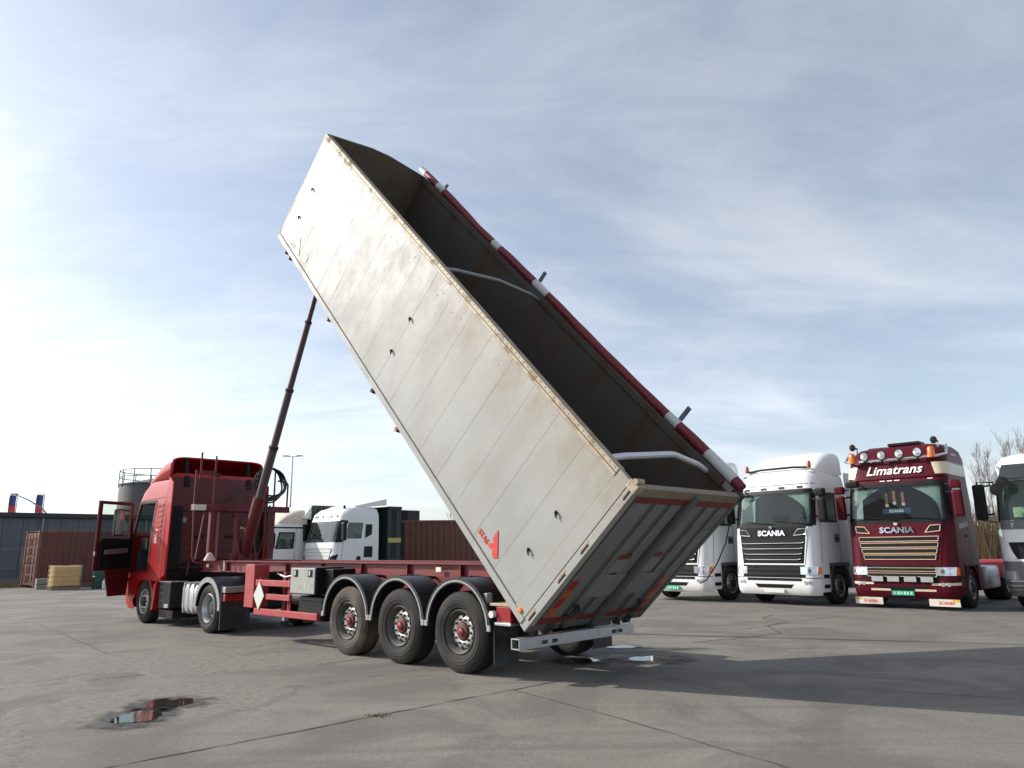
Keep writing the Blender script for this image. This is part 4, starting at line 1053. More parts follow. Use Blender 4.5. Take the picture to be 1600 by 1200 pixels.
for x_ in (-0.60, -0.22, 0.18, 0.56):                      # four oblong driving lamps in the lower grille
    dl = MB().box(x_-0.155, x_+0.155, 0.0, 0.05, 0.66, 0.82).build('driving_lamp', BLACK, tm, 0, 0.03)
    MB().box(x_-0.14, x_+0.14, 0.046, 0.060, 0.675, 0.805).build('lamp_lens', mat('lamp_bright', (0.78, 0.8, 0.8), 0.15, 0.6, var=0.3, scale=18), dl, 0, 0.02)
for sg in (-1, 1):
    SM.patch(((sg*0.72, 0.60), (sg*1.98, 0.60), (sg*1.98, 0.67), (sg*0.72, 0.65)), 0.012, 0.015, 8, 1).build('bumper_stripe', CREAM, tm, 40)
    SM.patch(((sg*0.30, 0.45), (sg*0.80, 0.45), (sg*0.80, 0.50), (sg*0.30, 0.50)), 0.010, 0.015, 4, 1).build('bumper_stripe', CREAM, tm, 40)
    fl = MB().box(sg*0.88-0.34, sg*0.88+0.34, -0.12, -0.105, 0.10, 0.27).build('front_flap', mat('flap_white', (0.66, 0.60, 0.52), 0.6, var=0.1, dirt=(0.35, 0.28, 0.2), dirt_amt=0.4), tm, 0)
    text_mesh('flap_lettering', 'SCANIA', 0.10, mat('flap_red', (0.5, 0.04, 0.03), 0.5), fl, (sg*0.88-0.05, -0.1035, 0.18), (R(90), 0, math.pi), 0.001, bold=0.003)
    MB().box(sg*0.88+sg*0.18, sg*0.88+sg*0.33, -0.104, -0.100, 0.22, 0.268).build('flap_reflector', mat('flap_yellow', (0.7, 0.42, 0.04), 0.4), fl, 0)
for x_, dz in ((0.24, 0), (0.05, 0.05), (-0.16, 0.02)):      # pennants and name plate behind the screen
    MB().box(x_-0.035, x_+0.035, -0.372, -0.366, 2.42+dz, 2.66+dz).build('pennant', mat('pennant_red', (0.42, 0.12, 0.07), 0.7, var=0.4, scale=25), tm, 0)
    MB().box(x_-0.037, x_+0.037, -0.374, -0.364, 2.36+dz, 2.42+dz).build('pennant_fringe', mat('pennant_cream', (0.75, 0.68, 0.5), 0.8), tm, 0)
MB().box(-0.34, 0.34, -0.30, -0.292, 2.20, 2.32).build('name_plate', mat('plate_blue', (0.03, 0.05, 0.16), 0.4), tm, 0, 0.003)
text_mesh('name_plate_lettering', 'SCANIA', 0.10, mat('plate_pale', (0.8, 0.8, 0.85), 0.5), tm, (0, -0.288, 2.26), (R(90), 0, math.pi), 0.002, bold=0.003)
for c_ in (0.32, 0.12, -0.08, -0.95): SM.patch(((c_-0.07, 2.935), (c_+0.07, 2.935), (c_+0.07, 2.955), (c_-0.07, 2.955)), 0.013, 0.004, 3, 1).build('visor_mark', MATS['sign_white'], tm, 0)
stretch(tm, 1.1, 1.155)
rear_chassis(tm, -2.28, -5.05, MAROON, paint('fender_red', (0.30, 0.02, 0.025), 0.2))

# truck at the right edge: white cab, grey bumper, big black mirrors, dark sun visor
loc, rz = place(12.72, 17.4, R(46))
te = thing('tractor_unit', 'white truck with grey bumper and large black mirrors, cut by the right edge', 'truck', loc, rz)
GREYB = mat('bumper_grey', (0.13, 0.13, 0.135), 0.45, var=0.12, dirt=(0.25, 0.24, 0.22), dirt_amt=0.25)
lv = [(0.34, -0.10, -2.2, 1.2, 0.25, 0.05), (0.6, 0.0, -2.2, 1.25, 0.3, 0.05), (1.15, 0.0, -2.2, 1.25, 0.32, 0.05), (1.95, -0.10, -2.2, 1.25, 0.30, 0.05), (2.95, -0.30, -2.2, 1.22, 0.28, 0.05), (3.3, -0.45, -2.2, 1.2, 0.3, 0.06), (3.5, -0.75, -2.15, 1.1, 0.35, 0.1), (3.56, -1.0, -2.1, 0.9, 0.3, 0.2)]
SE = Surf(lv)
cs = uniq(steps(-5, -3, 4)+steps(-3, -2, 6)+steps(-2, -1, 6)+steps(-1, 1, 10)+steps(1, 2, 6)+steps(2, 3, 6)+steps(3, 5, 4)+[-1.5, 1.5])
sh = MB(); SE.shell(sh, cs, uniq([1.15, 1.4, 1.7, 2.02, 2.3, 2.6, 2.92, 3.1, 3.3, 3.5, 3.56]), lambda c, z: abs(c) < 1.5 and 2.02 < z < 2.92)
sh.build('cab_shell', WHITE, te, 38)
SE.patch(((-1.5, 2.02), (1.5, 2.02), (1.5, 2.92), (-1.5, 2.92)), 0.0, 0.006, 16, 4).build('windscreen', GLASS, te, 50)
SE.patch(((-1.5, 1.84), (1.5, 1.84), (1.5, 2.04), (-1.5, 2.04)), 0.008, 0.015, 14, 2).build('screen_base', GREYB, te, 40)
for sg in (-1, 1):
    SE.patch(((sg*1.5, 2.0), (sg*1.66, 2.0), (sg*1.66, 2.94), (sg*1.5, 2.94)), 0.008, 0.012, 3, 4).build('screen_pillar', BLACK, te, 40)
    SE.patch(((sg*2.08, 2.08), (sg*2.55, 2.08), (sg*2.55, 2.8), (sg*2.08, 2.8)), 0.005, 0.012, 4, 3).build('side_window', GLASS, te, 40)
    SE.patch(((sg*0.95, 1.20), (sg*1.5, 1.22), (sg*1.95, 1.82), (sg*1.45, 1.84)), 0.02, 0.03, 4, 4).build('corner_blade', WHITE, te, 40)
    hl = SE.patch(((sg*0.95, 0.72), (sg*1.75, 0.74), (sg*1.7, 0.95), (sg*1.0, 0.92)), 0.012, 0.02, 5, 2).build('headlight', LENS, te, 40)
    mirror(te, sg, -0.10, 2.06, 2.86, BLACK, 1.30, 0.26)
    MB().tube([(sg*1.2, -0.3, 2.9), (sg*1.52, -0.08, 2.92), (sg*1.52, -0.08, 2.06), (sg*1.22, -0.2, 2.0)], 0.018, 6).build('mirror_frame', BLACK, te)
    MB().arc_band(*((-1.262, -0.85) if sg < 0 else (0.85, 1.262)), -1.37, 0.52, 0.575, 0.61, -8, 188, 18).build('wheel_arch', GREYB, te, 30)
bm = MB(); SE.shell(bm, uniq(steps(-2.25, -1, 8)+steps(-1, 1, 8)+steps(1, 2.25, 8)), [0.34, 0.6, 0.9, 1.16], cap=False)
bm.build('bumper', GREYB, te, 40)
for z in (0.48, 0.58, 0.68):
    SE.patch(((-1.5, z), (1.5, z), (1.5, z+0.03), (-1.5, z+0.03)), 0.03, 0.03, 14, 1).build('bumper_step', STEEL, te, 0)
SE.patch(((-0.95, 1.20), (0.95, 1.20), (1.2, 1.56), (-1.2, 1.56)), 0.006, 0.015, 10, 3).build('grille', MATS['grille_black'], te, 40)
SE.patch(((-1.2, 2.93), (1.2, 2.93), (1.1, 3.22), (-1.1, 3.22)), 0.16, 0.03, 12, 2).build('sun_visor', mat('visor_dark', (0.03, 0.035, 0.04), 0.25), te, 40)
for k in range(2):
    x_ = 0.92+0.16*k
    pm2 = MB().lathe([(-0.10, 0.05), (-0.05, 0.13), (0.02, 0.14), (0.03, 0.0)], 14, 'y', (x_, 0.06, 2.86-0.14*k)).build('front_mirror', BLACK, te, 40)
    MB().tube([(x_, -0.28, 2.98), (x_, 0.02, 2.94-0.1*k)], 0.02, 6).build('mirror_arm', BLACK, pm2)
MB().box(0.40, 0.86, -0.22, -0.214, 2.10, 2.32).build('windscreen_card', mat('card_pale_green', (0.60, 0.66, 0.42), 0.7, var=0.15), te, 0)
for k in range(4): MB().box(0.44+0.01*k, 0.82-0.05*(k % 2), -0.213, -0.2125, 2.275-0.045*k, 2.29-0.045*k).build('card_line', mat('card_ink', (0.3, 0.36, 0.22), 0.7), te, 0)
cab_interior(te, -0.1, 2.02)
front_axle(te, -1.37, RIM)
stretch(te, 1.1, 1.10)
rear_chassis(te, -2.2, -5.05, FRAMEGREY, GUARD)

# ------------------------------------------------------------------ red tractor pulling the trailer
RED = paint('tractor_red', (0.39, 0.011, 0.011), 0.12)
RED_SHADE = mat('tractor_red_shaded', (0.095, 0.007, 0.009), 0.42, var=0.15, scale=3, dirt=(0.07, 0.02, 0.018), dirt_amt=0.4, dirt_scale=2)  # same red paint, darkened for cab back and door: shade put into the colour
FRONT = 12.86
tp = TR_O+TV*1.275+TU*FRONT
tr = thing('tractor_unit', 'red tractor truck with its driver door open, coupled to the tipping trailer', 'truck', (tp.x, tp.y, 0), TR_YAW)
yr = -2.36
lv = [(0.30, -0.12, yr, 1.19, 0.22, 0.04), (0.45, -0.02, yr, 1.24, 0.25, 0.04), (1.0, 0.0, yr, 1.25, 0.26, 0.04), (1.6, -0.03, yr, 1.25, 0.26, 0.04), (2.1, -0.10, yr, 1.25, 0.26, 0.04), (2.92, -0.36, yr, 1.23, 0.28, 0.04),
      (3.15, -0.52, yr, 1.22, 0.32, 0.04), (3.35, -0.82, yr, 1.20, 0.36, 0.05), (3.48, -1.2, yr, 1.16, 0.4, 0.06), (3.55, -1.6, yr, 1.08, 0.4, 0.08)]
ST = Surf(lv)
d0, d1 = 2.0, 2.62                                   # door opening on the left side (negative c)
w1 = 2.80
cs = uniq(steps(-5, -4, 8)+steps(-4, -3, 3)+steps(-3, -2, 10)+steps(-2, -1, 6)+steps(-1, 1, 10)+steps(1, 2, 6)+steps(2, 3, 10)+steps(3, 4, 3)+steps(4, 5, 8)+[-d0, -d1, -1.4, 1.4, 2.08, 2.55, -2.66, -w1])
zs = uniq([1.04, 1.22, 1.45, 1.7, 2.1, 2.2, 2.5, 2.78, 2.88, 2.92, 3.03, 3.15, 3.25, 3.35, 3.42, 3.48, 3.55])
def skip(c, z):
    if abs(c) < 1.4 and 2.1 < z < 2.88: return True
    if -d1 < c < -d0 and 1.22 < z < 2.88: return True
    if 2.08 < c < 2.55 and 2.2 < z < 2.78: return True
sh = MB(); ST.shell(sh, cs, zs, skip)
sh.build('cab_shell', RED, tr, 38)
ST.patch(((-1.4, 2.1), (1.4, 2.1), (1.4, 2.88), (-1.4, 2.88)), 0.0, 0.006, 16, 4).build('windscreen', GLASS, tr, 50)
ST.patch(((2.08, 2.2), (2.55, 2.2), (2.55, 2.78), (2.08, 2.78)), 0.0, 0.006, 4, 3).build('side_window', GLASS, tr, 50)
bm = MB(); ST.shell(bm, uniq(steps(-2.22, -1, 8)+steps(-1, 1, 8)+steps(1, 2.22, 8)), [0.30, 0.45, 0.75, 1.05], cap=False)
bm.build('bumper', RED, tr, 40)
# pillar and frame round the door opening
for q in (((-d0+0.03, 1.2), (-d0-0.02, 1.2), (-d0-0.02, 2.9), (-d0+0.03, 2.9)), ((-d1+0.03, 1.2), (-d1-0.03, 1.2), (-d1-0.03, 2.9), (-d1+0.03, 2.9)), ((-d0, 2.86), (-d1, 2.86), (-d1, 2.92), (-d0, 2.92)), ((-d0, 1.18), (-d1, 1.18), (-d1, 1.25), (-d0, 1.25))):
    ST.patch(q, 0.006, 0.05, 4, 6).build('door_frame', BLACK if q[0][1] > 2 else RED_SHADE, tr, 0)
# rear quarter: slats, dark stripe, lion emblem
for k in range(6):
    z = 2.12+k*0.125
    ST.patch(((-2.70, z), (-2.90, z+0.015), (-2.90, z+0.055), (-2.70, z+0.04)), 0.014, 0.02, 3, 1).build('side_slat', RED, tr, 0)
ST.patch(((-2.90, 1.38), (-2.925, 1.38), (-2.925, 2.88), (-2.90, 2.88)), 0.004, 0.010, 1, 6).build('panel_stripe', mat('stripe_dark', (0.06, 0.03, 0.06), 0.5), tr, 0)
for sg in (-1, 1):
    ST.patch(((sg*2.0, 2.925), (sg*2.96, 2.955), (sg*2.96, 2.972), (sg*2.0, 2.945)), 0.003, 0.008, 8, 1).build('roof_seam', BLACK, tr, 0)
for k in range(7):                                    # white lion mark: mane strokes and body
    z = 1.90+0.05*k
    ST.patch(((-2.72-0.004*k, z), (-2.80+0.006*(k % 3), z-0.03), (-2.80+0.006*(k % 3), z), (-2.72-0.004*k, z+0.022)), 0.004, 0.008, 2, 1).build('emblem_stroke', mat('emblem_white', (0.75, 0.70, 0.66), 0.5), tr, 0)
# side flare below cab, wheel arch, step box
for sg in (-1, 1):
    x0, x1 = (-1.265, -0.86) if sg < 0 else (0.86, 1.265)
    MB().arc_band(x0, x1, -1.40, 0.52, 0.565, 0.62, 5, 184, 18).build('wheel_arch', RED, tr, 30)
    MB().prism([(-0.70, 0.60), (-0.20, 0.60), (-0.20, 1.06), (-0.9, 1.06), (-0.78, 0.9)], 'x', x0, x1).build('arch_front', RED, tr, 0)
    MB().prism([(-2.06, 0.34), (-1.97, 0.34), (-1.97, 0.62), (-2.02, 0.9), (-2.34, 1.06), (-2.2, 0.98)], 'x', x0, x1).build('arch_rear', RED, tr, 0)
    MB().prism([(-0.9, 1.0), (-1.95, 1.0), (-2.36, 0.98), (-2.36, 1.09), (-0.8, 1.09)], 'x', x0+0.012, x1-0.012).build('arch_top', RED, tr, 0)
    stp = MB().box(x0 if sg < 0 else 0.5, -0.5 if sg < 0 else x1, -3.05, -2.40, 0.40, 0.98).build('battery_box', BLACK, tr, 0, 0.02)
    MB().box(x0-0.012 if sg < 0 else x1, x0 if sg < 0 else x1+0.012, -3.0, -2.78, 0.42, 0.50).build('step_plate', STEEL, stp, 0)
    for z in (0.55, 0.72, 0.86):
        MB().box(x0-0.01 if sg < 0 else x1, x0 if sg < 0 else x1+0.01, -2.72, -2.45, z, z+0.03).build('step_rung', DARK, stp, 0)
    MB().box(x0-0.012 if sg < 0 else x1-0.4, x0+0.4 if sg < 0 else x1+0.012, -3.05, -2.42, 0.985, 1.0).build('deck_plate', STEEL, stp, 0)
    MB().box(-1.2 if sg < 0 else 0.6, -0.6 if sg < 0 else 1.2, -3.1, -2.3, 0.18, 0.36).build('under_tray', BLACK, tr, 0, 0.02)
# aluminium fuel tank with three straps
for sg in (-1, 1):
    x0, x1 = (-1.24, -0.58) if sg < 0 else (0.58, 1.24)
    ft = MB().box(x0, x1, -4.40, -3.58, 0.36, 0.99).build('fuel_tank', mat('tank_alloy', (0.62, 0.62, 0.62), 0.32, 0.8, var=0.08, dirt=(0.25, 0.23, 0.2), dirt_amt=0.3), tr, 30, 0.12)
    for y in (-4.25, -4.0, -3.75):
        MB().box(x0-0.012, x1+0.012, y-0.03, y+0.03, 0.348, 1.002).build('tank_strap', GREYEDGE, ft, 30, 0.11)
# drive axle with trailer coupling
ax = 7.867-FRONT
for x in (-0.42, 0.42):
    MB().box(x-0.035, x+0.035, ax-0.95, -1.2, 0.74, 0.98).build('frame_rail', DARK, tr, 0)
for x, s in ((-1.25, -1), (1.25, 1)):
    make_wheel(tr, x, ax, 0.50, 0.50, 0.60, 'drive', s, STEEL, DARK)
    x0, x1 = (x-0.02, x+0.62) if s < 0 else (x-0.62, x+0.02)
    gd = MB().arc_band(x0, x1, ax, 0.50, 0.60, 0.625, 2, 150, 18).build('mudguard', GUARD, tr, 30)
    e0 = x0-0.014 if s < 0 else x1-0.004
    MB().arc_band(e0, e0+0.018, ax, 0.50, 0.53, 0.632, 2, 182, 18).build('guard_lip', mat('lip_pale', (0.30, 0.30, 0.30), 0.45, var=0.15, dirt=(0.15, 0.14, 0.13), dirt_amt=0.3), gd, 30)
    MB().box(x0, x1, ax-0.66, ax-0.63, 0.10, 0.98).build('mud_flap', GUARD, tr, 0)
    fl = MB().box(x0+0.02, x1+0.15 if s < 0 else x1, ax-0.78, ax-0.665, 0.66, 0.80).build('rear_lamp', REDLENS, tr, 0, 0.015)
    MB().box(x0+0.01, x1, ax-0.80, ax-0.664, 0.83, 0.95).build('guard_bracket', mat('bracket_alloy', (0.4, 0.4, 0.4), 0.4, 0.6), tr, 0, 0.01)
    for k in range(7):
        MB().box(x0+0.04+0.08*k, x0+0.07+0.08*k, ax-0.672, ax-0.6605, 0.14, 0.42).build('flap_rib', GUARD, tr, 0)
MB().tube([(-0.8, ax, 0.5), (0.8, ax, 0.5)], 0.12, 12).build('drive_axle', DARK, tr)
MB().lathe([(1.02, 0.50), (1.10, 0.50), (1.12, 0.46), (1.12, 0.0)], 24, 'z', (0, ax+0.4, 0)).build('fifth_wheel', DARK, tr)
MB().box(-0.38, 0.38, ax+0.95, -2.4, 0.70, 1.12).build('gearbox_cover', BLACK, tr, 0, 0.04)
front_axle(tr, -1.40, RIM)
# cab back: ribs, vents, lower cut-out, side extenders
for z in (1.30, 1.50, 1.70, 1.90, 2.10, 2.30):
    MB().box(-0.85, 0.85, yr-0.016, yr+0.002, z-0.03, z+0.03).build('back_rib', RED_SHADE, tr, 0, 0.01)
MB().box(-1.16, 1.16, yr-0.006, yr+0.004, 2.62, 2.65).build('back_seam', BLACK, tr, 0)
MB().box(-1.14, 1.14, yr-0.004, yr+0.004, 1.15, 3.46).build('back_panel', RED_SHADE, tr, 0)
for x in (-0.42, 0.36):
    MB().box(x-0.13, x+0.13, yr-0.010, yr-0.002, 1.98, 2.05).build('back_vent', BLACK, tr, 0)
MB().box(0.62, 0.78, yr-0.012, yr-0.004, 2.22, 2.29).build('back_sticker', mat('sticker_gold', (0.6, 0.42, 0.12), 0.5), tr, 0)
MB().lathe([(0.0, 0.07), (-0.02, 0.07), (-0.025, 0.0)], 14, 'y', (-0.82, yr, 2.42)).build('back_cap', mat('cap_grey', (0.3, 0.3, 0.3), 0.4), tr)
MB().box(-1.12, 1.12, yr-0.0095, yr-0.0045, 1.02, 1.40).build('back_shadow_panel', BLACK, tr, 0)  # flat black panel, paints in the shade of the hollow below the cab back
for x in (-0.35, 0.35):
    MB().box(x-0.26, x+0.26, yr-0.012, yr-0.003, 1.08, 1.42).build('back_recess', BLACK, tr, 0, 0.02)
    MB().tube([(x-0.30, yr-0.02, 1.10), (x-0.28, yr-0.03, 1.40), (x-0.2, yr-0.03, 1.47), (x+0.2, yr-0.03, 1.47), (x+0.28, yr-0.03, 1.40), (x+0.30, yr-0.02, 1.10)], 0.03, 6).build('recess_rim', RED_SHADE, tr)
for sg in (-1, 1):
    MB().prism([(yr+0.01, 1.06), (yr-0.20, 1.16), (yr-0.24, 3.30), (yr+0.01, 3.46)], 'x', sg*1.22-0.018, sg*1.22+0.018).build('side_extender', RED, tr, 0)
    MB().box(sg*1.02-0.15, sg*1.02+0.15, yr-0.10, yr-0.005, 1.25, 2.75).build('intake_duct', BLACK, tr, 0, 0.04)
# roof spoiler: open hollow shell seen from behind, two black struts
rows = []
for j in range(9):
    v = j/8; y = lerp(-1.0, yr+0.04, v); h = 3.38+0.58*(1-(1-v)**2)
    row = []
    for i in range(17):
        a = math.pi*i/16; cx, sx_ = math.cos(a), math.sin(a)
        row.append((1.19*(abs(cx)**0.22)*(1 if cx >= 0 else -1), y, 3.36+(h-3.36)*(sx_**0.22)))
    rows.append(row)
sp_ = MB().grid(rows).build('roof_spoiler', RED, tr, 45)
sm_ = sp_.modifiers.new('solid', 'SOLIDIFY'); sm_.thickness = 0.035; sm_.offset = -1
for x in (-0.82, 0.78):
    MB().tube([(x, yr+0.05, 3.40), (x, yr+0.12, 3.90)], 0.055, 8).build('spoiler_strut', BLACK, tr)
    MB().box(x-0.06, x+0.06, yr-0.04, yr-0.004, 3.22, 3.48).build('strut_foot', BLACK, tr, 0, 0.01)
MB().box(-0.25, 0.02, yr+0.0, yr+0.10, 3.50, 3.60).build('spoiler_link', DARK, tr, 0, 0.01)
# open driver door, hinged at the front of the opening
hy = ST.raw(-d0, 2.0).y+0.02
DW = 1.16
dr = MB().prism([(0, 1.24), (-DW, 1.24), (-DW, 1.95), (0, 1.95)], 'x', -0.03, 0.012).build('door', RED_SHADE, tr, 0, 0.01, loc=(-1.25, hy, 0), rot=(0, 0, R(-62)))
def dpoly(name, pts, x0, x1, m_, bev=0.0): return MB().prism(pts, 'x', x0, x1).build(name, m_, dr, 0, bev)
# door drawn closed along -y from the hinge, inner face to +x
dpoly('door_skirt', [(-0.05, 0.62), (-0.62, 0.62), (-0.80, 1.238), (0.0, 1.238)], -0.03, 0.01, RED_SHADE, 0.01)
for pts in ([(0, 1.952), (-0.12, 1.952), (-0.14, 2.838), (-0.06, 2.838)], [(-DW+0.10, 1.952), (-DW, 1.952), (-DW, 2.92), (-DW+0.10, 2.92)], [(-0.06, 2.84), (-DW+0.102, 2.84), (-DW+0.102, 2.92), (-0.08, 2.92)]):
    dpoly('door_window_frame', pts, -0.03, 0.02, RED_SHADE, 0.006)
dpoly('door_glass', [(-0.125, 1.955), (-DW+0.105, 1.955), (-DW+0.105, 2.835), (-0.145, 2.835)], -0.012, -0.006, glass('door_window_glass', (0.86, 0.9, 0.88)))
dpoly('door_card', [(-0.06, 1.30), (-DW+0.10, 1.30), (-DW+0.10, 2.02), (-0.06, 2.02)], 0.013, 0.07, BLACK, 0.03)
dpoly('door_armrest', [(-0.25, 1.66), (-DW+0.2, 1.62), (-DW+0.2, 1.74), (-0.25, 1.78)], 0.071, 0.14, mat('armrest_brown', (0.16, 0.12, 0.09), 0.7), 0.02)
dpoly('door_lock', [(-DW-0.008, 1.60), (-DW-0.008, 1.70), (-DW+0.04, 1.70), (-DW+0.04, 1.60)], -0.02, 0.02, STEEL, 0.004)
mirror(tr, -1, 0.10, 2.08, 2.78, BLACK, 1.28, 0.24)
mirror(tr, 1, -0.10, 2.08, 2.78, BLACK, 1.28, 0.24)
cab_interior(tr, -0.15, 2.05, 1.45)
MB().box(-1.18, 1.18, yr+0.05, -0.2, 1.08, 1.18).build('cab_floor', TRIM, tr, 0)
MB().box(1.165, 1.185, yr+0.06, -0.4, 1.19, 2.15).build('side_lining', TRIM, tr, 0)
MB().box(-1.15, 1.15, yr+0.03, yr+0.055, 1.19, 2.95).build('rear_lining', TRIM, tr, 0)
MB().box(-1.12, 1.12, -0.42, -0.38, 1.19, 1.75).build('front_lining', TRIM, tr, 0)
MB().box(-1.17, 1.17, yr+0.06, yr+0.70, 1.50, 1.72).build('bunk', TRIM, tr, 0, 0.05)
MB().box(-1.14, 1.14, -1.3, -0.6, 2.90, 2.98).build('roof_shelf', TRIM, tr, 0)

# ------------------------------------------------------------------ trucks far behind the trailer
GREENB = mat('box_green', (0.008, 0.020, 0.015), 0.5, var=0.2, scale=1.0, dirt=(0.05, 0.06, 0.05), dirt_amt=0.3)
def skip_body(t, y0, y1, z0, z1, hw, stripe=None):
    b = MB().box(-hw, hw, y0, y1, z0, z1).build('load_body', GREENB, t, 0, 0.03)
    n = 4
    for i in range(n):
        y = lerp(y0+0.3, y1-0.3, i/(n-1))
        for sx in (-1, 1): MB().box(sx*hw-0.03, sx*hw+0.03, y-0.05, y+0.05, z0+0.05, z1-0.05).build('body_rib', GREENB, b, 0)
    for z in (z0+0.05, z1-0.05):
        for sx in (-1, 1): MB().box(sx*(hw+0.005)-0.04, sx*(hw+0.005)+0.04, y0, y1, z-0.06, z+0.06).build('body_rail', GREENB, b, 0)
    if stripe: MB().box(-hw-0.035, hw+0.035, y0+0.02, y1-0.02, stripe, stripe+0.20).build('body_stripe', mat('stripe_yellow', (0.42, 0.36, 0.10), 0.5), b, 0)
loc, rz = place(-8.3, 31.2, R(42))
tn = thing('rigid_truck', 'white truck with angular headlights and green load body behind the trailer frame', 'truck', loc, rz)
lv = [(0.30, -0.08, -2.3, 1.2, 0.3, 0.05), (0.5, 0.0, -2.3, 1.25, 0.32, 0.05), (1.2, -0.02, -2.3, 1.25, 0.34, 0.05), (2.0, -0.12, -2.3, 1.25, 0.34, 0.05), (2.85, -0.36, -2.3, 1.23, 0.34, 0.05), (3.15, -0.46, -2.3, 1.22, 0.38, 0.08), (3.36, -0.7, -2.28, 1.15, 0.42, 0.14), (3.46, -1.0, -2.2, 0.98, 0.4, 0.2)]
SN = Surf(lv)
cs = uniq(steps(-5, -3, 4)+steps(-3, -2, 8)+steps(-2, -1, 6)+steps(-1, 1, 10)+steps(1, 2, 6)+steps(2, 3, 8)+steps(3, 5, 4)+[-1.35, 1.35, -2.02, -2.5, 2.02, 2.5])
sh = MB(); SN.shell(sh, cs, uniq([1.08, 1.3, 1.6, 1.98, 2.12, 2.3, 2.78, 2.85, 3.0, 3.15, 3.36, 3.46]), lambda c, z: (abs(c) < 1.35 and 1.98 < z < 2.85) or (2.02 < abs(c) < 2.5 and 2.12 < z < 2.78))
sh.build('cab_shell', WHITE, tn, 38)
bm = MB(); SN.shell(bm, uniq(steps(-2.25, -1, 8)+steps(-1, 1, 8)+steps(1, 2.25, 8)), [0.30, 0.5, 0.8, 1.09], cap=False); bm.build('bumper', WHITE, tn, 40)
SN.patch(((-1.35, 1.98), (1.35, 1.98), (1.35, 2.85), (-1.35, 2.85)), 0, 0.006, 14, 3).build('windscreen', GLASS, tn, 50)
SN.patch(((-0.9, 1.16), (0.9, 1.16), (1.06, 1.72), (-1.06, 1.72)), 0.012, 0.02, 10, 3).build('grille', mat('grille_pale', (0.60, 0.60, 0.59), 0.4, var=0.08), tn, 40)
SN.line([(-0.9, 1.16), (0.9, 1.16), (1.08, 1.72), (-1.08, 1.72)], 0.012, 0.016, 6, True).build('grille_trim', GREYB, tn)
for z in (1.28, 1.42, 1.56):
    SN.patch(((-0.88, z), (0.88, z), (0.9, z+0.02), (-0.9, z+0.02)), 0.02, 0.02, 8, 1).build('grille_slot', GREYEDGE, tn, 0)
for sg in (-1, 1):
    SN.patch(((sg*1.0, 1.18), (sg*1.62, 1.26), (sg*1.72, 1.50), (sg*1.08, 1.40)), 0.016, 0.02, 5, 2).build('headlight', BLACK, tn, 40)
    SN.patch(((sg*1.05, 1.40), (sg*1.6, 1.48), (sg*1.5, 1.56), (sg*1.1, 1.52)), 0.018, 0.02, 5, 1).build('day_lamp', LENS, tn, 40)
    SN.patch(((sg*1.35, 1.96), (sg*1.95, 1.98), (sg*1.98, 2.86), (sg*1.35, 2.88)), 0.006, 0.012, 4, 3).build('screen_pillar', BLACK, tn, 40)
    SN.patch(((sg*2.02, 2.12), (sg*2.5, 2.12), (sg*2.5, 2.78), (sg*2.02, 2.78)), 0, 0.006, 4, 3).build('side_window', GLASS, tn, 50)
    SN.patch(((sg*2.60, 2.14), (sg*2.80, 2.30), (sg*2.80, 2.72), (sg*2.58, 2.72)), 0.006, 0.012, 3, 3).build('rear_quarter_window', BLACK, tn, 40)
    SN.patch(((sg*2.60, 1.35), (sg*2.84, 1.35), (sg*2.84, 1.80), (sg*2.60, 1.80)), 0.006, 0.012, 2, 2).build('side_locker', BLACK, tn, 40)
    SN.patch(((sg*2.38, 1.20), (sg*2.52, 1.20), (sg*2.52, 1.40), (sg*2.42, 1.40)), 0.006, 0.012, 2, 1).build('step_recess', BLACK, tn, 40)
    SN.patch(((sg*2.0, 1.10), (sg*2.008, 1.10), (sg*2.008, 2.05), (sg*2.0, 2.05)), 0.003, 0.006, 1, 4).build('door_gap', BLACK, tn, 0)
    mirror(tn, sg, -0.36, 2.04, 2.78, BLACK, 1.24, 0.22)
    MB().arc_band(*((-1.262, -0.85) if sg < 0 else (0.85, 1.262)), -1.37, 0.52, 0.575, 0.61, -8, 188, 16).build('wheel_arch', WHITE, tn, 30)
    MB().lathe([(3.38, 0.06), (3.5, 0.05), (3.52, 0)], 10, 'z', (sg*0.8, -0.78, 0)).build('beacon', BLACK, tn)
for x_ in (-0.7, -0.3, 0.3, 0.7):
    p_ = SN.pt(x_/0.9, 3.06, 0.03); MB().box(x_-0.12, x_+0.12, p_.y-0.03, p_.y+0.02, 3.02, 3.12).build('roof_lamp', LENS, tn, 0, 0.015)
dfl = MB()
for (ya, za, yb, zb_) in ((-1.2, 3.50, -2.75, 3.84),):
    dfl.add([(-0.95, ya, za), (0.95, ya, za), (1.15, yb, zb_), (-1.15, yb, zb_), (-0.95, ya, za-0.08), (0.95, ya, za-0.08), (1.15, yb, zb_-0.28), (-1.15, yb, zb_-0.28)], [(0, 1, 2, 3), (7, 6, 5, 4), (0, 4, 5, 1), (1, 5, 6, 2), (3, 2, 6, 7), (0, 3, 7, 4)])
dfl.build('roof_deflector', WHITE, tn, 0, 0.03)
cab_interior(tn, -0.12, 1.98); front_axle(tn, -1.37, RIM)
rear_chassis(tn, -2.3, -5.6, FRAMEGREY, GUARD)
skip_body(tn, -3.5, -2.75, 1.15, 3.50, 1.25, 1.95)

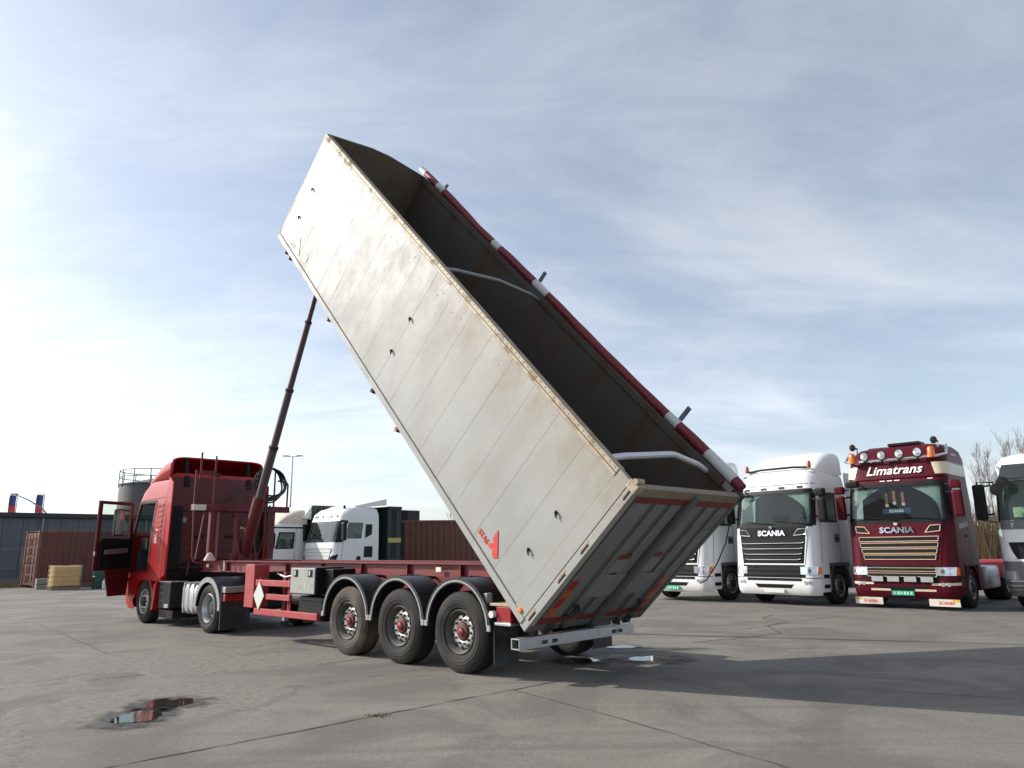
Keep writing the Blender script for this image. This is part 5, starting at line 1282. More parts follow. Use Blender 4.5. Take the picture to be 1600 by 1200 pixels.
loc, rz = place(-11.3, 31.9, R(42))
tb2 = thing('rigid_truck', 'white truck with beige roof deflector and dark green box, behind the red headboard', 'truck', loc, rz)
lv = [(0.35, -0.05, -1.95, 1.2, 0.2, 0.05), (0.6, 0, -1.95, 1.24, 0.22, 0.05), (1.7, -0.05, -1.95, 1.24, 0.22, 0.05), (2.62, -0.28, -1.95, 1.2, 0.24, 0.06), (2.75, -0.36, -1.95, 1.17, 0.26, 0.1), (2.82, -0.5, -1.9, 1.05, 0.3, 0.15)]
SB = Surf(lv)
cs = uniq(steps(-5, -3, 4)+steps(-3, -2, 8)+steps(-2, -1, 5)+steps(-1, 1, 8)+steps(1, 2, 5)+steps(2, 3, 8)+steps(3, 5, 4)+[-1.5, 1.5, -2.12, -2.6, 2.12, 2.6])
sh = MB(); SB.shell(sh, cs, uniq([1.05, 1.3, 1.7, 1.78, 2.0, 2.4, 2.52, 2.62, 2.75, 2.82]), lambda c, z: (abs(c) < 1.5 and 1.7 < z < 2.52) or (2.12 < abs(c) < 2.6 and 1.78 < z < 2.4))
sh.build('cab_shell', WHITE, tb2, 38)
bm = MB(); SB.shell(bm, uniq(steps(-2.25, -1, 8)+steps(-1, 1, 8)+steps(1, 2.25, 8)), [0.35, 0.6, 1.06], cap=False); bm.build('bumper', WHITE, tb2, 40)
SB.patch(((-1.5, 1.7), (1.5, 1.7), (1.5, 2.52), (-1.5, 2.52)), 0, 0.006, 12, 3).build('windscreen', GLASS, tb2, 50)
SB.patch(((-0.9, 1.05), (0.9, 1.05), (0.9, 1.5), (-0.9, 1.5)), 0.01, 0.02, 8, 2).build('grille', MATS['grille_black'], tb2, 40)
for sg in (-1, 1):
    SB.patch(((sg*2.12, 1.78), (sg*2.6, 1.78), (sg*2.6, 2.4), (sg*2.12, 2.4)), -0.02, 0.006, 4, 3).build('side_window', GLASS, tb2, 50)
    for q in (((2.09, 1.74), (2.63, 1.74), (2.63, 1.79), (2.09, 1.79)), ((2.09, 2.39), (2.63, 2.39), (2.63, 2.44), (2.09, 2.44)), ((2.09, 1.74), (2.13, 1.74), (2.13, 2.44), (2.09, 2.44)), ((2.59, 1.74), (2.63, 1.74), (2.63, 2.44), (2.59, 2.44))):
        SB.patch(tuple((sg*c, z) for c, z in q), 0.008, 0.02, 3, 2).build('window_frame', BLACK, tb2, 0)
    SB.patch(((sg*2.66, 1.1), (sg*2.67, 1.1), (sg*2.67, 2.6), (sg*2.66, 2.6)), 0.003, 0.006, 1, 4).build('door_gap', BLACK, tb2, 0)
    SB.patch(((sg*0.95, 0.75), (sg*1.5, 0.75), (sg*1.5, 0.95), (sg*0.95, 0.95)), 0.012, 0.02, 4, 1).build('headlight', LENS, tb2, 40)
    mirror(tb2, sg, -0.2, 1.75, 2.4, BLACK, 1.22, 0.2)
    MB().arc_band(*((-1.262, -0.85) if sg < 0 else (0.85, 1.262)), -1.25, 0.52, 0.57, 0.6, -5, 185, 14).build('wheel_arch', GREYB, tb2, 30)
SB.patch(((-2.95, 2.60), (2.95, 2.60), (2.95, 2.66), (-2.95, 2.66)), 0.01, 0.02, 20, 1).build('roof_gutter', BLACK, tb2, 0)
deflector(tb2, mat('deflector_beige', (0.60, 0.53, 0.42), 0.5, var=0.1, dirt=(0.4, 0.33, 0.25), dirt_amt=0.4), -0.45, -1.98, 2.72, 3.45, 1.15)
cab_interior(tb2, -0.1, 1.7, 1.2); front_axle(tb2, -1.25, RIM)
rear_chassis(tb2, -1.95, -5.4, FRAMEGREY, GUARD)
bx = MB().box(-1.26, 1.26, -5.6, -2.15, 1.05, 3.62).build('cargo_box', mat('cargo_box_green', (0.030, 0.050, 0.038), 0.55, var=0.15), tb2, 0, 0.03)
MB().prism([(-2.14, 3.0), (-1.7, 3.05), (-2.14, 3.6)], 'x', -1.2, 1.2).build('box_fairing', WHITE, tb2, 0)
for sx in (-1, 1):
    for i in range(5): MB().box(sx*1.265-0.008, sx*1.265+0.008, -5.4+i*0.75, -8.36+i*0.75, 1.15, 3.55).build('box_seam', DARK, bx, 0)
# ------------------------------------------------------------------ background, left
def frame_at(P, d):
    return Matrix.Translation(P)
RUST = mat('container_brown', (0.115, 0.040, 0.030), 0.6, var=0.25, scale=2.0, dirt=(0.07, 0.03, 0.022), dirt_amt=0.4, dirt_scale=1.5, streak=(1, 1, 0.3))
RUST2 = mat('container_frame', (0.17, 0.065, 0.05), 0.6, var=0.25, scale=4, dirt=(0.32, 0.22, 0.17), dirt_amt=0.35, dirt_scale=4)
def container(name, label, loc, rz, ln, ht, m_, fm, pitch_=0.28):
    """shipping container; local x along the length, y depth, corrugated walls, end doors at x=0"""
    t = thing(name, label, 'container', loc, rz)
    w = 2.44
    def corr(x0, x1, yc, sg):
        pts = []; x = x0; k = 0
        while x < x1-1e-6:
            d = 0.0 if k % 2 == 0 else 0.04
            xe = min(x+pitch_*0.36, x1); pts += [(x, yc+sg*(0.02+d)), (xe, yc+sg*(0.02+d))]; x = xe+pitch_*0.14; k += 1
        return pts
    for yc, sg in ((0.0, 1), (w, -1)):
        pts = corr(0.15, ln-0.15, yc, sg)
        mb = MB().grid([[(x, y, z) for x, y in pts] for z in (0.16, ht-0.1)])
        mb.build('side_wall', m_, t, 0)
    for x in (0.0, ln-0.14):
        for y in (0.0, w-0.14):
            MB().box(x, x+0.14, y, y+0.14, 0.02, ht).build('corner_post', fm, t, 0, 0.01)
    for y in (0.0, w-0.08):
        MB().box(0.141, ln-0.141, y, y+0.08, ht-0.11, ht-0.002).build('top_rail', fm, t, 0)
        MB().box(0.141, ln-0.141, y, y+0.08, 0.03, 0.18).build('bottom_rail', fm, t, 0)
    MB().box(0.1, ln-0.1, 0.081, w-0.081, ht-0.05, ht-0.02).build('roof', m_, t, 0)
    MB().box(0.1, ln-0.1, 0.1, w-0.1, 0.08, 0.16).build('floor', DARK, t, 0)
    MB().box(ln-0.06, ln-0.03, 0.141, w-0.141, 0.1, ht-0.1).build('end_wall', m_, t, 0)
    for k in range(2):
        y0 = 0.15+k*(w/2-0.145); y1 = y0+w/2-0.16
        d = MB().box(0.03, 0.07, y0, y1, 0.14, ht-0.12).build('door', fm, t, 0, 0.01)
        for i in range(5):
            z = 0.3+i*(ht-0.6)/5
            MB().box(0.005, 0.03, y0+0.06, y1-0.06, z, z+(ht-0.6)/5-0.12).build('door_panel', m_, d, 0, 0.01)
        for y in (y0+0.25, y1-0.25):
            MB().tube([(-0.02, y, 0.12), (-0.02, y, ht-0.1)], 0.018, 6).build('lock_rod', fm, d)
            for z in (0.5, 1.3, ht-0.4): MB().box(-0.045, 0.004, y-0.05, y+0.05, z-0.04, z+0.04).build('rod_keeper', fm, d, 0)
    return t
# long side along TV (receding right), end doors face the left; local x -> TV, local y -> TU
c1_ = container('shipping_container', 'rusty brown shipping container with end doors, beside the caged yellow tank', (-24.1, 37.6, 0), TR_YAW, 6.06, 2.86, RUST, RUST2)
c2_ = container('shipping_container', 'long brown corrugated container behind the trailer, right of the green load body', (-6.6, 36.2, 0), R(12), 9.0, 3.05, mat('container_rust_brown', (0.16, 0.065, 0.04), 0.6, var=0.2, scale=2, dirt=(0.09, 0.04, 0.028), dirt_amt=0.4), RUST2)

# low blue-grey warehouse with flat roof edge
BLUEW = mat('cladding_blue_grey', (0.105, 0.118, 0.135), 0.55, 0.1, var=0.12, scale=0.8, dirt=(0.16, 0.17, 0.18), dirt_amt=0.3)
wh = thing('warehouse', 'long low blue-grey metal-clad warehouse with dark flat roof edge at left', 'building', (-49.6, 23.5, 0), TR_YAW)
WL_, WHH = 46.0, 3.85
MB().box(0, WL_, 0.06, 14, 0, WHH).build('wall', BLUEW, wh, 0)
npan = 46
pm_ = MB().box(0.01, 0.985, 0.0, 0.059, 0.3, WHH-0.02).mesh('cladding_panel'); pm_.materials.append(BLUEW)
pr_ = MB().prism([(0.2, 0.0), (0.25, -0.03), (0.30, -0.03), (0.35, 0.0)], 'z', 0.3, WHH-0.02).prism([(0.65, 0.0), (0.7, -0.03), (0.75, -0.03), (0.8, 0.0)], 'z', 0.3, WHH-0.02).mesh('panel_rib'); pr_.materials.append(BLUEW)
for i in range(npan):
    pn = link('cladding_panel', pm_, wh, (i*1.0, 0, 0))
    link('panel_rib', pr_, pn)
MB().box(-0.2, WL_+0.2, -0.25, 14.2, WHH, WHH+0.28).build('roof_edge', mat('roof_edge_dark', (0.03, 0.03, 0.034), 0.6, var=0.2), wh, 0, 0.02)
MB().box(0, WL_, -0.04, 0.06, 0, 0.298).build('plinth', mat('plinth_grey', (0.2, 0.2, 0.19), 0.8), wh, 0)
for x in (8, 16, 24, 30, 36):
    MB().tube([(x, -0.10, WHH), (x, -0.10, 0.1)], 0.05, 8).build('downpipe', GREYEDGE, wh)

# silo tank with railing
SILO = mat('silo_grey', (0.11, 0.098, 0.095), 0.55, 0.2, var=0.12, scale=0.6, dirt=(0.10, 0.085, 0.08), dirt_amt=0.4, streak=(1, 1, 0.2))
so = thing('silo', 'tall round grey storage tank with a railing round its top', 'tank', (-27.4, 56.5, 0), 0)
rs_ = 2.75; hs = 6.65
MB().lathe([(0, rs_), (hs, rs_), (hs+0.03, rs_+0.08), (hs+0.10, rs_+0.08), (hs+0.12, rs_-0.05)], 48, 'z').build('tank_wall', SILO, so, 30)
MB().lathe([(hs+0.12, rs_-0.1), (hs+0.65, 0.25), (hs+0.68, 0.0)], 40, 'z').build('tank_roof', SILO, so, 30)
for zz in (1.8, 3.6, 5.4):
    MB().lathe([(zz, rs_+0.002), (zz+0.01, rs_+0.02), (zz+0.05, rs_+0.02), (zz+0.06, rs_+0.002)], 48, 'z').build('weld_band', SILO, so, 30)
for zz in (hs+0.62, hs+1.12):
    MB().tube([(math.cos(a)*(rs_+0.02), math.sin(a)*(rs_+0.02), zz) for a in steps(0, 2*math.pi, 40)], 0.03, 6, False).build('guard_rail', DARK, so)
for k in range(14):
    a = 2*math.pi*k/14
    MB().tube([(math.cos(a)*(rs_+0.02), math.sin(a)*(rs_+0.02), hs-0.15), (math.cos(a)*(rs_+0.02), math.sin(a)*(rs_+0.02), hs+1.14)], 0.032, 6).build('rail_post', DARK, so)
MB().tube([(0.9, -0.8, hs+0.3), (0.9, -0.8, hs+0.95), (1.0, -0.8, hs+1.08), (1.15, -0.8, hs+1.08), (1.25, -0.8, hs+0.95)], 0.07, 8).build('vent_pipe', DARK, so)
MB().tube([(1.2, -0.6, hs+0.3), (1.2, -0.6, hs+2.3)], 0.015, 5).build('lightning_rod', DARK, so)

# caged intermediate bulk tank on pallet, odds and ends beside it
ib = thing('bulk_tank', 'yellowed plastic bulk tank in a wire cage on a pallet', 'tank', (-21.6, 36.0, 0), TR_YAW-R(4))
MB().box(-0.56, 0.56, -0.46, 0.46, 0.17, 1.10).build('bottle', mat('bottle_yellow', (0.62, 0.38, 0.13), 0.45, var=0.15, scale=2), ib, 0, 0.06)
MB().lathe([(1.10, 0.12), (1.15, 0.12), (1.15, 0)], 14, 'z').build('lid', BLACK, ib)
for k in range(6):
    x = -0.6+k*0.24
    for y in (-0.5, 0.5): MB().tube([(x, y, 0.15), (x, y, 1.13)], 0.014, 5).build('cage_bar', mat('cage_zinc', (0.55, 0.50, 0.40), 0.5, 0.4), ib)
for k in range(5):
    y = -0.5+k*0.25
    for x in (-0.6, 0.6): MB().tube([(x, y, 0.15), (x, y, 1.13)], 0.014, 5).build('cage_bar', MATS['cage_zinc'], ib)
for z in (0.2, 0.43, 0.66, 0.89, 1.12):
    MB().tube([(-0.6, -0.5, z), (0.6, -0.5, z), (0.6, 0.5, z), (-0.6, 0.5, z), (-0.6, -0.5, z)], 0.013, 5).build('cage_ring', MATS['cage_zinc'], ib)
for y in (-0.42, 0, 0.42): MB().box(-0.6, 0.6, y-0.06, y+0.06, 0.0, 0.14).build('pallet_runner', mat('pallet_wood', (0.24, 0.17, 0.10), 0.8), ib, 0)
bk = thing('concrete_block', 'small grey concrete block at the foot of the rusty container', 'block', (-23.1, 36.7, 0), TR_YAW)
MB().box(-0.26, 0.26, -0.2, 0.2, 0, 0.5).build('block', mat('block_grey', (0.22, 0.22, 0.23), 0.9, var=0.2, bump=0.4), bk, 0, 0.03)
MB().box(-0.27, 0.27, -0.21, 0.21, 0.22, 0.27).build('block_groove', mat('groove_dark', (0.1, 0.1, 0.1), 0.9), bk, 0)
cn = thing('jerry_can', 'small pale plastic canister on the ground beyond the open truck door', 'canister', (-19.35, 35.6, 0), 0.5)
MB().box(-0.16, 0.16, -0.12, 0.12, 0, 0.40).build('canister', mat('can_white', (0.6, 0.63, 0.64), 0.5), cn, 0, 0.05)
MB().tube([(-0.1, 0, 0.40), (-0.1, 0, 0.47), (0.06, 0, 0.47), (0.06, 0, 0.40)], 0.02, 6).build('handle', MATS['can_white'], cn)
MB().lathe([(0.4, 0.035), (0.45, 0.035), (0.45, 0)], 10, 'z', (0.12, 0, 0)).build('cap', BLACK, cn)
tc_ = thing('barrel', 'dark green barrel beside the caged yellow tank', 'barrel', (-20.2, 36.5, 0))
MB().lathe([(0, 0.29), (0.02, 0.3), (0.28, 0.29), (0.30, 0.305), (0.32, 0.29), (0.56, 0.29), (0.58, 0.305), (0.60, 0.29), (0.86, 0.3), (0.88, 0.28), (0.87, 0.0)], 22, 'z').build('drum', mat('barrel_green', (0.012, 0.06, 0.05), 0.5, var=0.2), tc_, 30)
MB().lathe([(0.875, 0.03), (0.9, 0.03), (0.9, 0)], 10, 'z', (0.15, 0.1, 0)).build('bung', DARK, tc_)

# wire mesh fence in front of the warehouse
FEN = mat('fence_steel', (0.22, 0.23, 0.22), 0.5, 0.4, var=0.15)
fe = thing('mesh_fence', 'wire mesh fence with steel posts in front of the blue-grey warehouse', 'fence', (-33.4, 33.6, 0), TR_YAW)
for i in range(5):
    MB().tube([(i*2.4, 0, 0), (i*2.4, 0, 2.05)], 0.04, 8).build('post', FEN, fe)
for i in range(4):
    for z in (0.95, 2.0):
        MB().tube([(i*2.4+0.04, 0, z), (i*2.4+2.36, 0, z)], 0.025, 6).build('rail', FEN, fe)
    ms_ = MB()
    for k in range(1, 24): ms_.tube([(i*2.4+k*0.1, 0.012, 0.1), (i*2.4+k*0.1, 0.012, 2.0)], 0.004, 3, False)
    for k in range(1, 10): ms_.tube([(i*2.4+0.04, 0.02, 0.1+k*0.2), (i*2.4+2.36, 0.02, 0.1+k*0.2)], 0.004, 3, False)
    tag(ms_.build('wire_mesh', FEN, fe, 0), kind='stuff')

# two banner flags and a bowed lamp arm behind the warehouse
FLB = mat('flag_blue', (0.05, 0.07, 0.26), 0.7, var=0.2, scale=3); FLR = mat('flag_red', (0.50, 0.05, 0.06), 0.7, var=0.2, scale=3)
def flag(label, px, D, hgt):
    x = (px-800)/1136*0.975*D
    f_ = thing('banner_flag', label, 'flag', (x, D, 0), 0, None)
    MB().tube([(0, 0, 0), (0, 0, hgt)], [0.07, 0.04], 8).build('pole', mat('pole_white', (0.7, 0.7, 0.7), 0.4), f_)
    MB().tube([(0, 0, hgt-0.08), (-0.72, 0, hgt-0.12)], 0.025, 6).build('banner_arm', MATS['pole_white'], f_)
    def cloth(z0, z1, nm, m_):
        rows = []
        for j in range(9):
            z = lerp(z1, z0, j/8)
            rows.append([(-0.05-i*0.10-0.10*(hgt-z)/3*0.6, 0.05*math.sin(i*1.1+z*1.7), z) for i in range(7)])
        o_ = MB().grid(rows).build(nm, m_, f_, 60)
        md = o_.modifiers.new('solid', 'SOLIDIFY'); md.thickness = 0.01
    cloth(hgt-1.0, hgt-0.15, 'banner_top', FLB); cloth(hgt-3.6, hgt-1.0, 'banner_bottom', FLR)
    for k in range(3): MB().box(-0.75, -0.35, -0.07, -0.055, hgt-1.9-k*0.5, hgt-1.65-k*0.5).build('banner_print', MATS['pole_white'], f_, 0)
flag('blue and red banner flag at the far left edge of the picture', 11, 62, 6.75)
flag('blue and red banner flag right of the one at the edge', 54, 62, 6.75)
def lamp_post(label, px, D, top, arm):
    x = (px-800)/1136*0.975*D
    l_ = thing('lamp_post', label, 'lamp post', (x, D, 0))
    MB().tube([(0, 0, 0), (0, 0, top)], [0.10, 0.05], 8).build('pole', GREYEDGE, l_)
    for sx in arm:
        MB().tube([(0, 0, top-0.05), (sx*0.7, 0, top+0.05)], 0.04, 6).build('arm', GREYEDGE, l_)
        MB().box(sx*0.7-0.3, sx*0.7+0.3, -0.12, 0.12, top, top+0.12).build('lamp_head', GREYEDGE, l_, 0, 0.03)
lamp_post('tall thin lamp post with two heads behind the hose coil', 446, 75, 11.2, (-1, 1))
lamp_post('short single lamp post just right of the hand rail', 463, 90, 6.0, (1,))
ba = thing('bowed_pole', 'bowed grey street-lamp arm rising over the warehouse roof', 'lamp post', (-36.6, 58, 0))
MB().tube([(0.35, 0, 0.0), (0.3, 0, 3.6), (0.15, 0, 4.4), (-0.6, 0, 5.2), (-1.8, 0, 5.9), (-2.9, 0, 6.35)], [0.09, 0.08, 0.07, 0.06, 0.05, 0.04], 8).build('arm', mat('pole_blue_grey', (0.2, 0.24, 0.32), 0.5), ba)
MB().box(-3.2, -2.7, -0.1, 0.1, 6.3, 6.42).build('lamp_head', GREYEDGE, ba, 0, 0.03)

# ------------------------------------------------------------------ bare trees and scrub
BARK = mat('bark_pale', (0.34, 0.31, 0.28), 0.9, var=0.2)
TWIG = mat('twig_brown', (0.36, 0.32, 0.29), 0.9, var=0.2)
SCRUB = mat('scrub_straw', (0.24, 0.175, 0.095), 0.9, var=0.3, scale=3)
def bare_tree(label, x, y, h, seed, spread=0.28, cat='tree', name='bare_tree', group=None, mat_t=TWIG):
    rnd = random.Random(seed)
    t = thing(name, label, cat, (x, y, 0), 0, group)
    tk = MB(); cr = MB()
    lean = rnd.uniform(-0.03, 0.03)
    tk.tube([(0, 0, -0.1), (lean*h*0.4, 0, h*0.45), (lean*h*0.7, 0.05, h*0.8), (lean*h, 0, h)], [h*0.010, h*0.007, h*0.003, 0.008], 6)
    def twig(p, d, ln, r, lvl):
        mid = p+d*ln*0.5+Vector((rnd.uniform(-1, 1), rnd.uniform(-1, 1), rnd.uniform(0, 1)))*ln*0.06
        e = p+d*ln+Vector((0, 0, ln*0.10))
        cr.tube([p, mid, e], [r, r*0.7, r*0.35], 3, False)
        if lvl > 0:
            for k in range(rnd.randint(4, 6)):
                q = p.lerp(e, rnd.uniform(0.25, 1.0))
                nd = (d+Vector((rnd.uniform(-1, 1), rnd.uniform(-1, 1), rnd.uniform(0.0, 0.9)))*0.62).normalized()
                twig(q, nd, ln*rnd.uniform(0.35, 0.6), max(r*0.6, 0.0065), lvl-1)
    for k in range(26):
        z = h*rnd.uniform(0.18, 0.97); a = rnd.uniform(0, 2*math.pi); sp = spread*rnd.uniform(0.7, 1.3)
        d = Vector((math.cos(a)*sp, math.sin(a)*sp, 1.0)).normalized()
        twig(Vector((lean*z, 0, z)), d, h*rnd.uniform(0.12, 0.30)*(1.1-z/h*0.6), h*0.0014+0.006, 2)
    tk.build('trunk', BARK, t, 40); cr.build('crown', mat_t, t, 0, fix=False)
    return t
tx = [(38.3, 60, 9.0, 'leftmost tall bare poplar behind the maroon truck'), (39.6, 61, 9.4, 'second bare poplar from the maroon truck, behind the truck gap'), (40.2, 59, 8.8, 'third bare poplar from the maroon truck'), (41.8, 61.5, 9.6, 'fourth bare poplar, above the large black mirror'), (41.9, 60, 9.3, 'bare poplar above the right-edge truck cab'), (44.0, 62, 9.8, 'rightmost bare poplar at the picture edge')]
for i, (x, y, h, lb) in enumerate(tx): bare_tree(lb, x, y, h, 11+i, 0.30, group='bare poplars behind the parked trucks')
for i, (px, D, h, lb) in enumerate(((700, 95, 6.6, 'small far bare tree above the brown corrugated container, left'), (716, 98, 6.9, 'small far bare tree above the brown corrugated container, right'))):
    bare_tree(lb, (px-800)/1136*0.975*D, D, h, 40+i, 0.6, group='far bare trees')
# dry reeds and scrub seen between the two trucks at right
rnd = random.Random(5)
for i, (x, y, lb) in enumerate(((19.5, 31.0, 'straw-coloured dry scrub seen between maroon truck and right-edge truck, left clump'), (21.3, 31.6, 'straw-coloured dry scrub seen between maroon truck and right-edge truck, right clump'))):
    s_ = thing('dry_scrub', lb, 'shrub', (x, y, 0), 0, 'dry scrub behind the trucks')
    mb = MB()
    for k in range(520):
        a, r_ = rnd.uniform(0, 6.28), rnd.uniform(0, 1.6)
        b0 = Vector((math.cos(a)*r_, math.sin(a)*r_, 0)); hh = rnd.uniform(1.4, 3.3)
        d = Vector((rnd.uniform(-0.5, 0.5), rnd.uniform(-0.5, 0.5), hh))
        mb.tube([b0, b0+d*0.6, b0+d+Vector((rnd.uniform(-0.3, 0.3), 0, 0))], [0.022, 0.016, 0.005], 3, False)
    mb.build('stems', SCRUB, s_, 0, fix=False)
    MB().lathe([(0, 0.5), (0.1, 0.4), (0.15, 0)], 8, 'z').build('root_clump', BARK, s_)
# distant hedge line closing the yard
hd = MB()
for k in range(9000):
    x = rnd.uniform(-110, 130); y = 112+rnd.uniform(-3, 3)+abs(x)*0.02
    hgt = 2.1+0.7*math.sin(x*0.11)+0.5*math.sin(x*0.37+1)
    z = rnd.uniform(0, hgt); s = rnd.uniform(0.3, 0.7); a = rnd.uniform(0, 3.14)
    dx, dz = math.cos(a)*s, math.sin(a)*s
    hd.add([(x-dx, y, z-dz), (x+dx*0.3, y+0.2, z+dz*0.2+0.2), (x+dx, y, z+dz)], [(0, 1, 2)])
tag(hd.build('far_hedge', mat('hedge_brown', (0.10, 0.095, 0.07), 0.9, var=0.3), None, 0, fix=False), 'dark far hedge along the horizon behind the yard', 'hedge', kind='stuff')

# ------------------------------------------------------------------ yard surface details
CR = mat('crack_dark', (0.050, 0.047, 0.043), 0.95, var=0.3)
def crack(pts, w, seed, name='ground_crack'):
    rnd = random.Random(seed); P = []
    for i in range(len(pts)-1):
        a, b = Vector((*pts[i], 0)), Vector((*pts[i+1], 0)); n = max(2, int((b-a).length/0.12))
        for k in range(n): P.append(a.lerp(b, k/n))
    P.append(Vector((*pts[-1], 0)))
    off = 0; L_, R_ = [], []
    for i, p_ in enumerate(P):
        d = (P[min(i+1, len(P)-1)]-P[max(i-1, 0)]).normalized(); nn = Vector((-d.y, d.x, 0))
        off = off*0.8+rnd.uniform(-1, 1)*w*0.8
        ww = w*rnd.uniform(0.25, 1.0)
        c = p_+nn*off
        L_.append((c.x+nn.x*ww, c.y+nn.y*ww, 0.004)); R_.append((c.x-nn.x*ww, c.y-nn.y*ww, 0.004))
    tag(MB().grid([L_, R_]).build(name, CR, None, 0), kind='structure')
crack([(-11.6, 18.5), (-5.05, 10.75)], 0.014, 1, 'slab_joint')
crack([(-7.2, 9.2), (-5.05, 10.75), (-3.1, 12.1), (-1.6, 13.3)], 0.013, 2, 'slab_joint')
crack([(-4.2, 5.3), (-3.21, 6.22), (-1.87, 7.46), (-0.42, 8.85), (0.6, 9.8)], 0.016, 3, 'slab_joint')
crack([(-1.2, 10.9), (-2.3, 9.9), (-2.9, 9.6)], 0.009, 4)
crack([(-0.05, 9.2), (0.96, 7.73), (2.03, 5.97), (2.6, 5.0)], 0.010, 5)
crack([(6.21, 18.24), (5.6, 17.3), (5.95, 16.6), (5.2, 15.8), (4.99, 14.39), (3.0, 13.2)], 0.02, 6)
crack([(2.0, 14.6), (4.2, 14.9), (7.5, 17.6)], 0.012, 7)
crack([(3.4, 9.2), (6.0, 8.0), (9.5, 7.4)], 0.008, 8)
# puddles
WATER = bpy.data.materials.new('puddle_water'); WATER.use_nodes = True
wb = WATER.node_tree.nodes['Principled BSDF']
def soft_edge(m_, r0, r1, amp, sc_):
    # the film of water thins out raggedly towards the rim of its sheet
    N, L = m_.node_tree.nodes, m_.node_tree.links
    out = N['Material Output']; src = out.inputs['Surface'].links[0].from_socket
    t = N.new('ShaderNodeTexCoord'); vm = N.new('ShaderNodeVectorMath'); vm.operation = 'MULTIPLY_ADD'
    vm.inputs[1].default_value = (2, 2, 0); vm.inputs[2].default_value = (-1, -1, 0); L.new(t.outputs['Generated'], vm.inputs[0])
    ln = N.new('ShaderNodeVectorMath'); ln.operation = 'LENGTH'; L.new(vm.outputs[0], ln.inputs[0])
    nz = N.new('ShaderNodeTexNoise'); nz.inputs['Scale'].default_value = sc_; nz.inputs['Detail'].default_value = 7; L.new(t.outputs['Object'], nz.inputs['Vector'])
    ma = N.new('ShaderNodeMath'); ma.operation = 'MULTIPLY_ADD'; ma.inputs[1].default_value = amp; L.new(nz.outputs['Fac'], ma.inputs[0]); L.new(ln.outputs['Value'], ma.inputs[2])
    mr_ = N.new('ShaderNodeMapRange'); mr_.interpolation_type = 'SMOOTHSTEP'; mr_.inputs['From Min'].default_value = r0+amp*0.5; mr_.inputs['From Max'].default_value = r1+amp*0.5
    L.new(ma.outputs[0], mr_.inputs['Value'])
    tr_ = N.new('ShaderNodeBsdfTransparent'); mx = N.new('ShaderNodeMixShader')
    L.new(mr_.outputs[0], mx.inputs[0]); L.new(src, mx.inputs[1]); L.new(tr_.outputs[0], mx.inputs[2]); L.new(mx.outputs[0], out.inputs['Surface'])
wb.inputs['Base Color'].default_value = (0.030, 0.027, 0.023, 1); wb.inputs['Roughness'].default_value = 0.03; wb.inputs['IOR'].default_value = 1.33; wb.inputs['Specular IOR Level'].default_value = 0.6
wt = WATER.node_tree.nodes.new('ShaderNodeTexNoise'); wt.inputs['Scale'].default_value = 5
wbp = WATER.node_tree.nodes.new('ShaderNodeBump'); wbp.inputs['Strength'].default_value = 0.03; wbp.inputs['Distance'].default_value = 0.02
WATER.node_tree.links.new(wt.outputs['Fac'], wbp.inputs['Height']); WATER.node_tree.links.new(wbp.outputs[0], wb.inputs['Normal'])
WET = mat('wet_ground', (0.055, 0.050, 0.044), 0.6, var=0.45, scale=14, bump=0.8, bump_scale=30)
soft_edge(WATER, 0.62, 0.74, 1.3, 5.0); soft_edge(WET, 0.35, 0.95, 1.2, 6.0)
def blob(cx, cy, rx, ry, rot, seed, rough=0.25, n=150):
    rnd = random.Random(seed); ph = [rnd.uniform(0, 6.28) for _ in range(24)]
    out = []
    for i in range(n):
        a = 2*math.pi*i/n
        k = max(0.25, 1+rough*1.15*sum(math.sin((j+2)*a+ph[j])/(j+1.6)**1.2 for j in range(22)))
        x, y = math.cos(a)*rx*k, math.sin(a)*ry*k
        out.append((cx+x*math.cos(rot)-y*math.sin(rot), cy+x*math.sin(rot)+y*math.cos(rot)))
    return out
def sheet(name, poly, z, m_, label=None, cat=None, kind='structure'):
    mb = MB().add([(x, y, z) for x, y in poly], [tuple(range(len(poly)))])
    return tag(mb.build(name, m_, None, 0), label, cat, kind=kind)
for i, (cx, cy, rx, ry, rot, rg) in enumerate(((-3.90, 7.95, 0.20, 0.30, 0.2, 0.35), (-3.86, 8.65, 0.24, 0.22, 0.9, 0.45), (0.93, 11.35, 0.28, 0.22, 0.25, 0.35), (2.05, 11.4, 0.32, 0.26, 0.0, 0.3), (1.75, 12.75, 0.22, 0.16, 0.1, 0.4))):
    sheet('wet_patch', blob(cx, cy, rx*2.3, ry*2.4, rot, 60+i, 0.12), 0.0128, WET)
    sheet('puddle', blob(cx, cy, rx*1.5, ry*1.5, rot, 60+i, 0.12), 0.0165, WATER)
sheet('wet_patch', blob(2.0, 12.35, 0.95, 0.32, 0.05, 91, 0.4), 0.0131, WET)
